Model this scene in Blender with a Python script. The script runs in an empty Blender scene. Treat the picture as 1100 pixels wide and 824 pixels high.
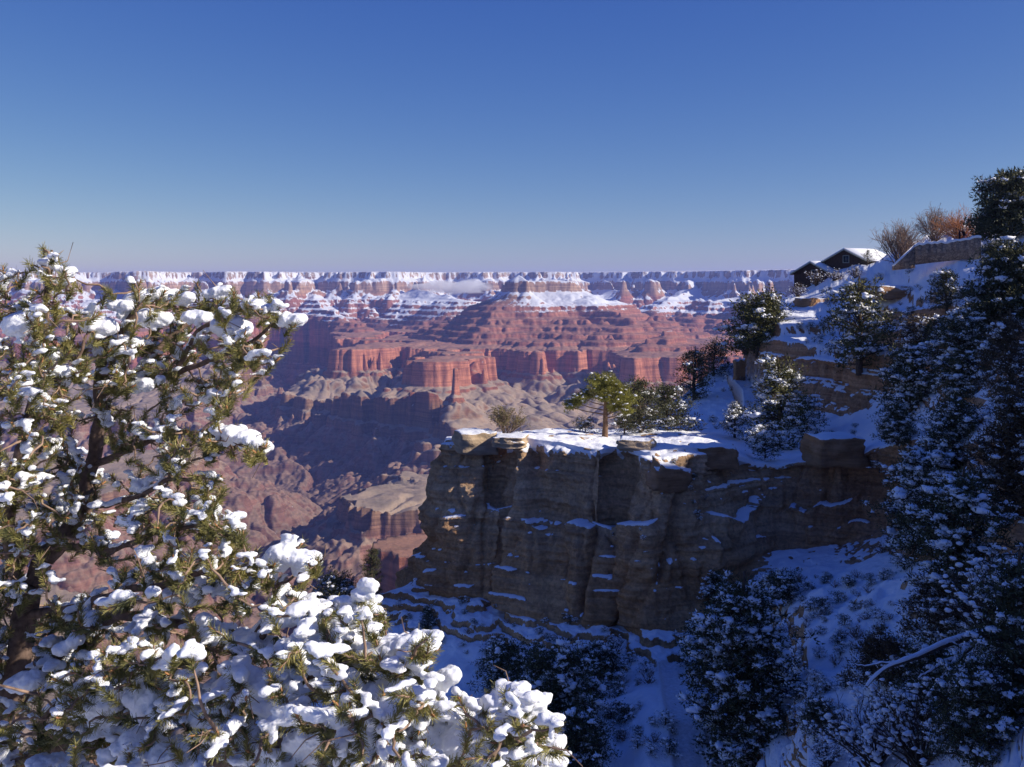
import bpy, math, random
import numpy as np
from math import radians as R

# ------------------------------------------------------------------ camera, world, sun
scn = bpy.context.scene
col = scn.collection
FPX = 1056.0            # focal length in pixels of the 1100 px wide photograph
HZ = 305.0              # pixel row of the level line
cam_d = bpy.data.cameras.new('camera')
cam_d.sensor_width = 36.0
cam_d.lens = FPX / 1100.0 * 36.0
cam_d.shift_y = -(412.0 - HZ) / 1100.0
cam_d.clip_start = 0.1
cam_d.clip_end = 200000
cam = bpy.data.objects.new('camera', cam_d)
col.objects.link(cam)
cam.location = (0, 0, 0)
cam.rotation_euler = (R(90), 0, 0)
scn.camera = cam

SUN_AZ = R(104)      # measured from +Y towards +X
SUN_EL = R(30)
world = bpy.data.worlds.new('World')
scn.world = world
world.use_nodes = True
wn, wl = world.node_tree.nodes, world.node_tree.links
sky = wn.new('ShaderNodeTexSky')
sky.sky_type = 'NISHITA'
sky.sun_disc = False
sky.sun_elevation = SUN_EL
sky.sun_rotation = SUN_AZ
sky.altitude = 3200
sky.air_density = 0.95
sky.dust_density = 4.0
sky.ozone_density = 2.2
# per-channel response of the film to the sky (deeper blue overhead, grey blue at the horizon)
sp = wn.new('ShaderNodeSeparateColor'); cb = wn.new('ShaderNodeCombineColor')
wl.new(sky.outputs[0], sp.inputs[0])
for ch, (kk, gg) in enumerate(((0.445, 1.46), (0.645, 1.12), (2.42, 0.45))):
    mn = wn.new('ShaderNodeMath'); mn.operation = 'MINIMUM'; mn.inputs[1].default_value = (10.0, 11.0, 16.0)[ch]; wl.new(sp.outputs[ch], mn.inputs[0])
    pw = wn.new('ShaderNodeMath'); pw.operation = 'POWER'; pw.inputs[1].default_value = gg; wl.new(mn.outputs[0], pw.inputs[0])
    ml = wn.new('ShaderNodeMath'); ml.operation = 'MULTIPLY'; ml.inputs[1].default_value = kk; wl.new(pw.outputs[0], ml.inputs[0])
    wl.new(ml.outputs[0], cb.inputs[ch])
wl.new(cb.outputs[0], wn['Background'].inputs[0])
wn['Background'].inputs[1].default_value = 0.085

sun_d = bpy.data.lights.new('sun', 'SUN')
sun_d.energy = 4.9
sun_d.angle = R(0.5)
sun_d.color = (1.0, 0.93, 0.84)
sun = bpy.data.objects.new('sun', sun_d)
col.objects.link(sun)
sun.rotation_euler = (R(90) - SUN_EL, 0, math.pi - SUN_AZ)

scn.view_settings.view_transform = 'Standard'
scn.view_settings.look = 'None'
scn.view_settings.exposure = 0.28
scn.view_settings.gamma = 1.0
scn.view_settings.use_curve_mapping = False
scn.cycles.use_denoising = True
scn.cycles.max_bounces = 5
scn.cycles.diffuse_bounces = 4
scn.cycles.glossy_bounces = 1
scn.cycles.transmission_bounces = 2
scn.cycles.volume_bounces = 2
scn.cycles.use_adaptive_sampling = True

# ------------------------------------------------------------------ helpers
def W(px, py, Y):
    """world point seen at pixel (px, py) at depth Y"""
    return np.array([(px - 550.0) / FPX * Y, Y, (HZ - py) / FPX * Y])

def tag(o, label=None, cat=None, group=None, kind=None):
    if label: o['label'] = label
    if cat: o['category'] = cat
    if group: o['group'] = group
    if kind: o['kind'] = kind
    return o

def link(name, me, parent=None, mat=None):
    o = bpy.data.objects.new(name, me)
    col.objects.link(o)
    if mat is not None and me is not None:
        me.materials.append(mat)
    if parent is not None:
        o.parent = parent
    return o

def empty(name, loc=(0, 0, 0), rz=0.0, s=1.0):
    o = bpy.data.objects.new(name, None)
    col.objects.link(o)
    o.location = loc
    o.rotation_euler = (0, 0, rz)
    o.scale = (s, s, s) if not hasattr(s, '__len__') else s
    return o

def mesh_np(name, co, faces, smooth=False, attrs=None):
    """co (n,3); faces: (m,3) or (m,4) int array, or list of such arrays"""
    if not isinstance(faces, (list, tuple)):
        faces = [faces]
    faces = [f for f in faces if len(f)]
    me = bpy.data.meshes.new(name)
    co = np.ascontiguousarray(co, dtype=np.float32)
    me.vertices.add(len(co))
    me.vertices.foreach_set('co', co.ravel())
    idx = np.concatenate([f.ravel() for f in faces]).astype(np.int32)
    tot = np.concatenate([np.full(len(f), f.shape[1], np.int32) for f in faces])
    st = np.concatenate([[0], np.cumsum(tot)[:-1]]).astype(np.int32)
    me.loops.add(len(idx))
    me.loops.foreach_set('vertex_index', idx)
    me.polygons.add(len(tot))
    me.polygons.foreach_set('loop_start', st)
    me.polygons.foreach_set('loop_total', tot)
    if smooth:
        me.polygons.foreach_set('use_smooth', np.ones(len(tot), dtype=bool))
    if attrs:
        for k, v in attrs.items():
            a = me.attributes.new(k, 'FLOAT', 'POINT')
            a.data.foreach_set('value', np.ascontiguousarray(v, dtype=np.float32).ravel())
    me.update()
    me.validate()
    return me

def grid_faces(nr, nc):
    i = np.arange(nr * nc).reshape(nr, nc)
    return np.stack([i[:-1, :-1], i[:-1, 1:], i[1:, 1:], i[1:, :-1]], -1).reshape(-1, 4)

class MB:
    """collects triangles / quads"""
    def __init__(s):
        s.v, s.t, s.q, s.n = [], [], [], 0
    def add(s, co, f):
        co = np.asarray(co, dtype=np.float64).reshape(-1, 3)
        f = np.asarray(f, dtype=np.int64)
        if f.size:
            (s.t if f.shape[1] == 3 else s.q).append(f + s.n)
        s.v.append(co); s.n += len(co)
    def box(s, c, size, rz=0.0, ax=None):
        c = np.array(c, float); h = np.array(size, float) / 2
        co = np.array([[x, y, z] for x in (-1, 1) for y in (-1, 1) for z in (-1, 1)], float) * h
        if ax is not None:
            co = co @ np.array(ax, float)
        cz, sz = math.cos(rz), math.sin(rz)
        co = co @ np.array([[cz, sz, 0], [-sz, cz, 0], [0, 0, 1]])
        s.add(co + c, [[0, 1, 3, 2], [4, 6, 7, 5], [0, 4, 5, 1], [2, 3, 7, 6], [0, 2, 6, 4], [1, 5, 7, 3]])
    def tube(s, pts, rad, n=6, cap=True):
        pts = np.asarray(pts, float); m = len(pts)
        rad = np.broadcast_to(np.asarray(rad, float), (m,))
        t = np.gradient(pts, axis=0)
        t /= np.linalg.norm(t, axis=1, keepdims=True) + 1e-9
        up = np.tile(np.array([0.13, 0.21, 0.97]), (m, 1))
        bad = np.abs((t * up).sum(1)) > 0.93
        up[bad] = (0.9, 0.4, 0.1)
        a = np.cross(t, up); a /= np.linalg.norm(a, axis=1, keepdims=True) + 1e-9
        b = np.cross(t, a)
        an = np.arange(n) * 2 * math.pi / n
        co = pts[:, None] + rad[:, None, None] * (np.cos(an)[None, :, None] * a[:, None] + np.sin(an)[None, :, None] * b[:, None])
        i = np.arange(m * n).reshape(m, n)
        j = np.roll(i, -1, axis=1)
        f = np.stack([i[:-1], j[:-1], j[1:], i[1:]], -1).reshape(-1, 4)
        s.add(co, f)
        if cap:
            s.add(np.vstack([co[-1], pts[-1] + t[-1] * rad[-1] * 0.5]), [[k, (k + 1) % n, n] for k in range(n)])
    def lathe(s, prof, n=10, c=(0, 0, 0)):
        s.tube([(c[0], c[1], c[2] + z) for r, z in prof], [r for r, z in prof], n)
    def build(s, name, mat, parent=None, smooth=False):
        fs = []
        if s.t: fs.append(np.concatenate(s.t))
        if s.q: fs.append(np.concatenate(s.q))
        me = mesh_np(name, np.concatenate(s.v), fs, smooth)
        return link(name, me, parent, mat)

def ico(sub=1):
    import bmesh
    bm = bmesh.new()
    bmesh.ops.create_icosphere(bm, subdivisions=sub, radius=1.0)
    v = np.array([x.co[:] for x in bm.verts])
    f = np.array([[y.index for y in x.verts] for x in bm.faces])
    bm.free()
    return v, f
ICO1, ICO2, ICO3 = ico(1), ico(2), ico(3)

# ------------------------------------------------------------------ numpy noise
_rg = np.random.default_rng(11)
_TN = 128
_an = _rg.random((_TN, _TN)) * 2 * np.pi
_G2 = np.stack([np.cos(_an), np.sin(_an)], -1).astype(np.float32)
_g3 = _rg.normal(size=(32, 32, 32, 3)); _G3 = (_g3 / np.linalg.norm(_g3, axis=-1, keepdims=True)).astype(np.float32)

def n2(x, y, s=1.0, seed=0):
    x = np.asarray(x, np.float64) / s + seed * 17.31 + 400.5; y = np.asarray(y, np.float64) / s + seed * 9.73 + 400.5
    xi = np.floor(x).astype(np.int64); yi = np.floor(y).astype(np.int64)
    fx = (x - xi).astype(np.float32); fy = (y - yi).astype(np.float32)
    u = fx * fx * fx * (fx * (fx * 6 - 15) + 10); v = fy * fy * fy * (fy * (fy * 6 - 15) + 10)
    a, b = xi % _TN, yi % _TN; a1, b1 = (xi + 1) % _TN, (yi + 1) % _TN
    def d(i, j, dx, dy):
        g = _G2[i, j]
        return g[..., 0] * dx + g[..., 1] * dy
    r0 = d(a, b, fx, fy) * (1 - u) + d(a1, b, fx - 1, fy) * u
    r1 = d(a, b1, fx, fy - 1) * (1 - u) + d(a1, b1, fx - 1, fy - 1) * u
    return (r0 * (1 - v) + r1 * v) * 1.45

def n3(x, y, z, s=1.0, seed=0):
    P = [np.asarray(c, np.float64) / s + seed * k + 200.5 for c, k in ((x, 7.31), (y, 3.73), (z, 5.17))]
    I = [np.floor(p).astype(np.int64) for p in P]
    F = [(p - i).astype(np.float32) for p, i in zip(P, I)]
    U = [f * f * f * (f * (f * 6 - 15) + 10) for f in F]
    r = 0
    for dx in (0, 1):
        for dy in (0, 1):
            for dz in (0, 1):
                g = _G3[(I[0] + dx) % 32, (I[1] + dy) % 32, (I[2] + dz) % 32]
                w = (U[0] if dx else 1 - U[0]) * (U[1] if dy else 1 - U[1]) * (U[2] if dz else 1 - U[2])
                r = r + w * (g[..., 0] * (F[0] - dx) + g[..., 1] * (F[1] - dy) + g[..., 2] * (F[2] - dz))
    return r * 1.4

def fbm2(x, y, s, o=4, seed=0, gain=0.5):
    r = 0; a = 1.0
    for k in range(o):
        r = r + a * n2(x, y, s / 2.0 ** k, seed + k); a *= gain
    return r
def fbm3(x, y, z, s, o=3, seed=0, gain=0.5):
    r = 0; a = 1.0
    for k in range(o):
        r = r + a * n3(x, y, z, s / 2.0 ** k, seed + k); a *= gain
    return r
def sstep(a, b, x):
    t = np.clip((x - a) / (b - a), 0, 1)
    return t * t * (3 - 2 * t)

# ------------------------------------------------------------------ material helpers
class Mat:
    def __init__(s, name, rough=0.9, spec=0.2):
        s.m = bpy.data.materials.new(name); s.m.use_nodes = True
        s.n = s.m.node_tree.nodes; s.l = s.m.node_tree.links
        s.b = s.n['Principled BSDF']
        s.b.inputs['Roughness'].default_value = rough
        s.b.inputs['Specular IOR Level'].default_value = spec
    def put(s, sock, v):
        if isinstance(v, bpy.types.NodeSocket): s.l.new(v, sock)
        else: sock.default_value = v
    def col(s, v):
        s.put(s.b.inputs['Base Color'], v if isinstance(v, bpy.types.NodeSocket) else (*v, 1))
    def pos(s):
        return s.n.new('ShaderNodeNewGeometry').outputs['Position']
    def objpos(s):
        return s.n.new('ShaderNodeTexCoord').outputs['Object']
    def sep(s, v):
        q = s.n.new('ShaderNodeSeparateXYZ'); s.l.new(v, q.inputs[0]); return q.outputs
    def nrm(s):
        return s.sep(s.n.new('ShaderNodeNewGeometry').outputs['Normal'])
    def attr(s, name):
        a = s.n.new('ShaderNodeAttribute'); a.attribute_name = name; return a.outputs['Fac']
    def noise(s, vec, scale, detail=4, rough=0.55, out='Fac'):
        q = s.n.new('ShaderNodeTexNoise'); s.put(q.inputs['Vector'], vec)
        q.inputs['Scale'].default_value = scale; q.inputs['Detail'].default_value = detail; q.inputs['Roughness'].default_value = rough
        return q.outputs[out]
    def scale(s, vec, v):
        q = s.n.new('ShaderNodeVectorMath'); q.operation = 'MULTIPLY'; s.l.new(vec, q.inputs[0]); q.inputs[1].default_value = v
        return q.outputs[0]
    def math(s, op, a, b=0.0, c=None, clamp=False):
        q = s.n.new('ShaderNodeMath'); q.operation = op; q.use_clamp = clamp
        s.put(q.inputs[0], a); s.put(q.inputs[1], b)
        if c is not None: s.put(q.inputs[2], c)
        return q.outputs[0]
    def ramp(s, f, stops, interp='LINEAR'):
        q = s.n.new('ShaderNodeValToRGB'); s.put(q.inputs[0], f)
        e = q.color_ramp.elements; q.color_ramp.interpolation = interp
        while len(e) < len(stops): e.new(0.5)
        for k, (p, c) in enumerate(stops):
            e[k].position = p; e[k].color = (*c, 1) if hasattr(c, '__len__') else (c, c, c, 1)
        return q.outputs[0]
    def mix(s, f, a, b, mode='MIX'):
        q = s.n.new('ShaderNodeMix'); q.data_type = 'RGBA'; q.blend_type = mode
        s.put(q.inputs[0], f)
        s.put(q.inputs[6], a if isinstance(a, bpy.types.NodeSocket) else (*a, 1))
        s.put(q.inputs[7], b if isinstance(b, bpy.types.NodeSocket) else (*b, 1))
        return q.outputs[2]
    def mapr(s, f, a, b, c=0.0, d=1.0):
        q = s.n.new('ShaderNodeMapRange'); s.put(q.inputs[0], f)
        for k, v in zip((1, 2, 3, 4), (a, b, c, d)): q.inputs[k].default_value = v
        return q.outputs[0]
    def bump(s, h, strength=0.5, dist=0.1):
        q = s.n.new('ShaderNodeBump'); s.put(q.inputs['Height'], h)
        q.inputs['Strength'].default_value = strength; q.inputs['Distance'].default_value = dist
        s.l.new(q.outputs[0], s.b.inputs['Normal'])

def simple(name, c, rough=0.85, var=0.25, scale=3.0, spec=0.2):
    m = Mat(name, rough, spec)
    f = m.noise(m.objpos(), scale, 3)
    lo = tuple(x * (1 - var) for x in c); hi = tuple(min(1, x * (1 + var)) for x in c)
    m.col(m.mix(m.mapr(f, 0.3, 0.7), lo, hi))
    return m.m
# ------------------------------------------------------------------ far canyon: one real terrain sheet, 250 m to 24 km
def build_canyon():
    th = np.concatenate([np.linspace(-46, -29, 50, endpoint=False), np.linspace(-29, 29, 1180, endpoint=False), np.linspace(29, 64, 150)])
    rr = np.concatenate([np.geomspace(240, 4000, 260, endpoint=False), np.linspace(4000, 7500, 400, endpoint=False), np.linspace(7500, 12000, 380, endpoint=False),
                         np.linspace(12000, 16600, 250, endpoint=False), np.geomspace(16600, 30000, 24)])
    T, RR = np.meshgrid(np.radians(th), rr)
    T = T.astype(np.float32)
    X = (RR * np.sin(T)); Y = (RR * np.cos(T))
    # profile of the walls: distance outwards from a rim edge -> height (strata: cliffs and slopes)
    PD = np.array([-400, 0, 25, 70, 130, 150, 215, 235, 330, 400, 415, 470, 485, 560, 578, 660, 676, 760, 776, 880, 896, 1000, 1100, 1128, 1200, 1215, 1300, 1500, 1850, 2500, 4000])
    PZ = np.array([190, 176, 90, 60, 20, -80, -130, -150, -210, -230, -262, -285, -325, -350, -392, -415, -450, -470, -508, -528, -560, -572, -585, -760, -785, -805, -835, -900, -965, -1005, -1060])
    GD = np.array([0, 60, 250, 480, 620, 640, 660, 720, 750, 790])
    GZ = np.array([-1390, -1375, -1270, -1160, -1095, -1040, -1030, -1015, -900, 600])
    def pts(L):
        return [((px - 550) / FPX * y, y, off, rad) for px, y, off, rad in L]
    # domain warp
    wx = X + 260 * fbm2(X, Y, 1500, 3, 3); wy = Y + 260 * fbm2(X, Y, 1500, 3, 8)
    def capdist(P, x, y, k=1.0):
        best = np.full(x.shape, 1e9, np.float32)
        for a, b in zip(P[:-1], P[1:]):
            dx, dy = b[0] - a[0], b[1] - a[1]
            t = np.clip(((x - a[0]) * dx + (y - a[1]) * dy) / (dx * dx + dy * dy + 1e-9), 0, 1)
            d = np.hypot(x - a[0] - t * dx, y - a[1] - t * dy)
            d = np.maximum(d - (a[3] + t * (b[3] - a[3])), 0) / k + a[2] + t * (b[2] - a[2])
            np.minimum(best, d, out=best)
        return best
    rim = [(-900, 12500), (-300, 14000), (-100, 14800), (40, 14000), (90, 15200), (160, 14300), (215, 15300), (290, 14300), (345, 15200), (410, 14300), (470, 15500),
           (540, 14900), (600, 15400), (650, 15000), (700, 14200), (740, 13900), (800, 13000), (850, 12300), (950, 11500), (1100, 10500), (1500, 9000), (2600, 7000)]
    ra = np.array([math.atan((p - 550) / FPX) for p, _ in rim]); rl = np.array([y / math.cos(a) for (p, y), a in zip(rim, ra)])
    rimP = [(r * math.sin(a), r * math.cos(a), 0, 0) for a, r in zip(ra, rl)]
    dr = capdist(rimP, wx, wy, 1.55)
    inside = np.hypot(wx, wy) > np.interp(np.arctan2(wx, wy), ra, rl)
    d = np.where(inside, -dr, dr)
    spurs = [
        (1.5, [(560, 11500, 110, 60), (627, 11500, 125, 40), (660, 11000, 330, 20), (690, 10300, 500, 0)]),
        (1.3, [(530, 11350, 230, 5), (550, 11100, 110, 10), (566, 10900, 40, 12), (580, 10720, 120, 8), (600, 10420, 430, 5)]),
        (1.4, [(548, 10300, 500, 100), (590, 10200, 500, 100), (650, 10150, 540, 60), (690, 10100, 600, 20)]),
        (1.4, [(545, 10300, 500, 50), (520, 10100, 800, 60), (508, 9700, 1000, 40)]),
        (1.4, [(560, 10300, 600, 40), (490, 10500, 760, 30), (440, 10150, 900, 40), (410, 10000, 960, 50), (395, 9850, 1030, 30)]),
        (1.4, [(508, 9750, 990, 40), (498, 9200, 1060, 10), (474, 8400, 1035, 60), (461, 8000, 985, 100), (457, 7800, 1030, 50)]),
        (1.5, [(440, 14300, 100, 0), (470, 13300, 280, 0), (500, 12700, 330, 30), (520, 12100, 480, 0), (560, 11400, 400, 0)]),
        (1.5, [(330, 14400, 200, 0), (350, 13000, 480, 20), (370, 11800, 740, 60), (385, 10900, 960, 60), (360, 10300, 1060, 30)]),
        (1.5, [(240, 14400, 100, 0), (260, 13200, 400, 0), (265, 12000, 700, 50), (255, 11000, 960, 60), (240, 10300, 1050, 60)]),
        (1.5, [(120, 14400, 100, 0), (100, 13000, 400, 0), (80, 11800, 700, 60), (70, 10600, 980, 80), (100, 9800, 1060, 80)]),
        (1.5, [(-50, 14300, 100, 0), (-60, 12800, 500, 0), (-80, 11000, 900, 80), (-40, 9700, 1060, 60)]),
        (1.5, [(650, 14800, 60, 0), (655, 14000, 250, 0), (640, 13300, 480, 0), (630, 12600, 540, 0)]),
        (1.5, [(745, 13700, 60, 0), (720, 13000, 260, 0), (705, 12300, 480, 0)]),
        (1.5, [(820, 12700, 60, 0), (790, 12000, 260, 0), (770, 11500, 500, 0)]),
        (1.5, [(900, 11600, 60, 0), (855, 11100, 300, 0), (830, 10700, 560, 0)]),
        (1.15, [(722, 9200, 600, 20), (722, 8950, 640, 20), (716, 8750, 840, 40), (700, 8550, 1000, 60), (690, 8450, 1040, 60)]),
        (1.3, [(722, 9000, 640, 10), (760, 9100, 880, 20), (800, 9400, 930, 40), (850, 9500, 800, 60), (950, 9400, 600, 60), (1200, 9000, 400, 60)]),
        (1.3, [(722, 9100, 700, 10), (735, 9900, 1010, 10), (725, 10800, 900, 10), (700, 11600, 700, 0)]),
    ]
    NEARER = {0, 1, 2, 3, 4, 5, 15, 16, 17}
    spurs = [(k, [(px, y * 0.93 if n_ in NEARER else y, o_, r_) for px, y, o_, r_ in L]) for n_, (k, L) in enumerate(spurs)]
    drr = d
    d = np.full(X.shape, 1e9, np.float32)
    for k, L in spurs:
        np.minimum(d, capdist(pts(L), wx, wy, k), out=d)
    # the south side, where the camera stands
    srim = [(-9000, -900, 150, 0), (-3000, -700, 150, 0), (-900, -500, 150, 0), (-150, -250, 150, 0), (200, -60, 150, 0), (450, 180, 150, 40), (800, 700, 140, 60), (1080, 1500, 150, 60), (1350, 2300, 150, 80), (1450, 3200, 150, 60), (2800, 3900, 140, 200), (4500, 4200, 140, 300), (7500, 4500, 140, 400)]  # right-hand spurs, hidden from view, added to throw shade into the nearer canyons
    ds = capdist(srim, X + 0.35 * (wx - X), Y + 0.35 * (wy - Y))
    ins = Y < np.interp(X, [p[0] for p in srim], [p[1] for p in srim])
    ds = np.where(ins, 150.0, ds)
    # gullies and spurs: creased noise adds distance
    g = 0.62 - 2.4 * np.abs(n2(X, Y, 1150, 21))
    g2 = 0.62 - 2.4 * np.abs(n2(X, Y, 470, 25))
    g3 = 0.62 - 2.4 * np.abs(n2(X, Y, 190, 29))
    g4 = 0.62 - 2.4 * np.abs(n2(X, Y, 85, 31))
    amp = np.clip(0.1 + d / 900, 0.2, 1.1)
    amp = amp * (1 + 1.3 * sstep(1120, 1350, d))
    d = d + (110 * g + 75 * g2 + 36 * g3 + 14 * g4) * amp
    drr = drr + (260 * g + 150 * g2 + 60 * g3 + 22 * g4) * np.clip(0.6 + drr / 900, 0.5, 1.2)
    d = np.minimum(d, drr)
    near = np.clip(ds / 900, 0.1, 1)
    ds = ds + (110 * g + 90 * g2 + 45 * g3 + 18 * g4) * near
    Zp = np.interp(d, PD, PZ).astype(np.float32)
    Zs = np.interp(ds, PD, PZ).astype(np.float32)
    Zt = np.maximum(Zp, Zs)
    # inner gorge and side canyons
    gor = [
        [(305, 12500, 420, 0), (318, 10800, 250, 0), (296, 9500, 430, 0), (268, 8700, 360, 0), (255, 7900, 280, 0), (295, 7150, 120, 0), (348, 6400, 0, 20), (340, 5800, 0, 0), (288, 5200, 0, 0), (240, 4500, 0, 0), (150, 4000, 0, 0)],
        [(362, 6300, 0, 0), (240, 6700, 0, 0), (120, 6500, 0, 0), (-50, 7000, 0, 0), (-500, 6800, 0, 0)],
        [(300, 4900, 0, 0), (340, 4200, 0, 0), (430, 3700, 60, 0), (520, 3500, 150, 0), (650, 3700, 260, 0)],
        [(340, 4200, 0, 0), (300, 3400, 60, 0), (200, 2900, 200, 0)],
        [(340, 4200, 0, 0), (390, 3300, 40, 0), (450, 2700, 160, 0)],
        [(340, 4200, 0, 0), (330, 3000, 100, 0), (345, 2200, 200, 0)],
        [(352, 6000, 0, 0), (440, 5700, 250, 0), (620, 5700, 200, 0), (800, 5700, 0, 0), (1300, 6000, 0, 0)],
    ]
    dg = np.full(X.shape, 1e9, np.float32)
    vx = X + 170 * fbm2(X, Y, 900, 3, 41); vy = Y + 170 * fbm2(X, Y, 900, 3, 47)
    for L in gor:
        np.minimum(dg, capdist(pts(L), vx, vy), out=dg)
    dg = dg - (90 * g2 + 70 * g3 + 30 * g4) * np.clip(dg / 300, 0.1, 1)
    Zg = np.interp(dg, GD, GZ).astype(np.float32)
    Z = np.minimum(Zt, Zg)
    # two benches of the south side that stand between the side canyons
    jx = X + 60 * g3 + 25 * g4; jy = Y + 90 * g2 * 0.5 + 30 * g4
    db = capdist(pts([(450, 4640, 0, 330), (560, 4700, 0, 330)]), jx, jy)
    Z = np.maximum(Z, np.interp(db, [-1, 0, 25, 60, 900], [-985, -1000, -1085, -1110, -1500]) + np.clip(-12 * g3, -12, 6))
    dl = capdist(pts([(452, 2170, 0, 105), (600, 2010, 0, 130)]), X + 16 * g3 + 12 * g4, Y + 12 * g3)
    Z = np.maximum(Z, np.interp(dl, [-1, 0, 30, 45, 60, 400, 1200], [-560, -575, -740, -750, -790, -960, -1500]))
    # ---- running water: many drops walk downhill on a plain grid and wear channels
    gx0, gx1, gy0, gy1, cs = -6800.0, 5200.0, 1500.0, 13000.0, 11.5
    nx, ny = int((gx1 - gx0) / cs), int((gy1 - gy0) / cs)
    # resample the sheet on the grid through the polar lattice
    def to_polar(qx, qy):
        a = np.degrees(np.arctan2(qx, qy)); r = np.hypot(qx, qy)
        return np.interp(r, rr, np.arange(len(rr))), np.interp(a, th, np.arange(len(th)))
    def bil(F, u, v):
        u = np.clip(u, 0, F.shape[0] - 1.001); v = np.clip(v, 0, F.shape[1] - 1.001)
        i = u.astype(np.int64); j = v.astype(np.int64); a = u - i; b = v - j
        return F[i, j] * (1 - a) * (1 - b) + F[i + 1, j] * a * (1 - b) + F[i, j + 1] * (1 - a) * b + F[i + 1, j + 1] * a * b
    QX, QY = np.meshgrid(gx0 + cs * np.arange(nx), gy0 + cs * np.arange(ny))
    u, v = to_polar(QX, QY)
    G = bil(Z, u, v)
    G = G + 4 * n2(QX, QY, 240, 91)
    G0 = G.copy()
    rgd = np.random.default_rng(5)
    def box3(a):
        p = np.pad(a, 1, mode='edge')
        a = (p[:-2] + p[1:-1] + p[2:])[:, 1:-1] / 3
        p = np.pad(a, ((0, 0), (1, 1)), mode='edge')
        return (p[:, :-2] + p[:, 1:-1] + p[:, 2:]) / 3
    soft = sstep(-560, -800, G) * 0.55 + 0.45
    def wide(a, k):
        for ax in (0, 1):
            for _ in range(2):
                q = np.cumsum(np.concatenate([np.repeat(np.take(a, [0], ax), k + 1, ax), a, np.repeat(np.take(a, [-1], ax), k, ax)], ax), ax)
                L = q.shape[ax]
                a = (np.take(q, np.arange(2 * k + 1, L), ax) - np.take(q, np.arange(0, L - 2 * k - 1), ax)) / (2 * k + 1)
        return a
    wy_, wx_ = np.gradient(wide(G, 9)); vy_, vx_ = np.gradient(wide(G, 30))
    WG = (wy_ * 0.9 + vy_ * 1.2).ravel(), (wx_ * 0.9 + vx_ * 1.2).ravel()
    for it in range(5):
        Gb = box3(G) if it < 3 else G
        gyy, gxx = np.gradient(Gb)
        nd = 130000
        p = np.stack([rgd.random(nd) * (ny - 3) + 1, rgd.random(nd) * (nx - 3) + 1])
        vel = np.zeros((2, nd)); old = [p, p, p, p, p]
        acc = np.zeros(ny * nx)
        for st in range(75):
            i = p[0].astype(np.int64); j = p[1].astype(np.int64)
            fl = i * nx + j
            gyv = gyy.ravel()[fl] + WG[0][fl]; gxv = gxx.ravel()[fl] + WG[1][fl]
            vel = 0.55 * vel - 0.45 * np.stack([gyv, gxv]) / (np.hypot(gyv, gxv) + 0.15)
            sp = np.hypot(vel[0], vel[1]) + 1e-6
            p = p + vel / sp * 0.95
            p[0] = np.clip(p[0], 1, ny - 2); p[1] = np.clip(p[1], 1, nx - 2)
            old = old[1:] + [p]
            wgt = np.clip(np.hypot(*(p - old[0])) / 3.2 - 0.35, 0, 1)
            acc += np.bincount(fl, weights=wgt, minlength=ny * nx)
        acc = acc.reshape(ny, nx) / (nd * 75 / (nx * ny))
        cut = np.log1p(box3(acc) * 0.7) * 0.6 + np.log1p(acc) * 0.4
        G = G - (cut - cut.mean()) * 4.0 * soft
    DZ = G - G0
    edge = sstep(0, 40, np.minimum(np.minimum(QX - gx0, gx1 - QX), np.minimum(QY - gy0, gy1 - QY)) / cs)
    uu = (Y - gy0) / cs; vv = (X - gx0) / cs
    inb = (uu > 0) & (uu < ny - 2) & (vv > 0) & (vv < nx - 2)
    Z = Z + np.where(inb, bil((DZ + 4 * n2(QX, QY, 240, 91)) * edge, uu, vv), 0)
    Z = Z + 1.5 * n2(X, Y, 60, 61) + 1.2 * n2(X, Y, 28, 67)
    rug = sstep(-1015, -1090, Z) * sstep(9500, 7500, Y)
    Z = Z + rug * (10 * (0.6 - 2.4 * np.abs(n2(X, Y, 95, 101))) + 6 * (0.6 - 2.4 * np.abs(n2(X, Y, 46, 102))) + 2.5 * n2(X, Y, 22, 103))
    # keep the sheet below the near ground
    r = np.hypot(X, Y)
    Z = np.where(r < 700, np.minimum(Z, -60 - (r - 240) * 0.25), Z)
    # north side: tree tops on the skyline plateau come from noise
    Z = Z + np.where((Z > 176) & (r > 8000), 6 * np.abs(n2(X, Y, 55, 71)), 0)
    # earth's curvature is left out: the far rim stands at its seen height
    nr, nc = X.shape
    gy, gx = np.zeros_like(Z), np.zeros_like(Z)
    # normals for the snow
    co = np.stack([X, Y, Z], -1)
    du = np.zeros_like(co); dv = np.zeros_like(co)
    du[:, 1:-1] = co[:, 2:] - co[:, :-2]; du[:, 0] = du[:, 1]; du[:, -1] = du[:, -2]
    dv[1:-1] = co[2:] - co[:-2]; dv[0] = dv[1]; dv[-1] = dv[-2]
    nn = np.cross(du, dv); nn /= np.linalg.norm(nn, axis=-1, keepdims=True) + 1e-9
    nz = nn[..., 2]
    line = -300 - 230 * sstep(10800, 12800, Y) + 160 * n2(X, Y, 1300, 77) + 60 * n2(X, Y, 300, 78)
    snow = sstep(-70, 160, Z - line) * sstep(0.55, 0.78, nz + 0.16 * n2(X, Y, 90, 79) + 0.32 * sstep(-160, 120, Z) * (1 + n2(X, Y, 45, 83)))
    snow = np.where(Z > 165, 0.62, snow)
    me = mesh_np('canyon_terrain', co.reshape(-1, 3), grid_faces(nr, nc)[:, ::-1], False, {'snow': snow, 'steep': 1 - nz})
    m = Mat('canyon_rock', 0.95, 0.05)
    P = m.pos(); z = m.sep(P)[2]
    wob = m.math('MULTIPLY', m.math('SUBTRACT', m.noise(P, 0.0011, 4), 0.5), 110)
    zz = m.math('ADD', z, wob)
    f = m.mapr(zz, -1400, 200)
    def q(v): return (v + 1400) / 1600
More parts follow.
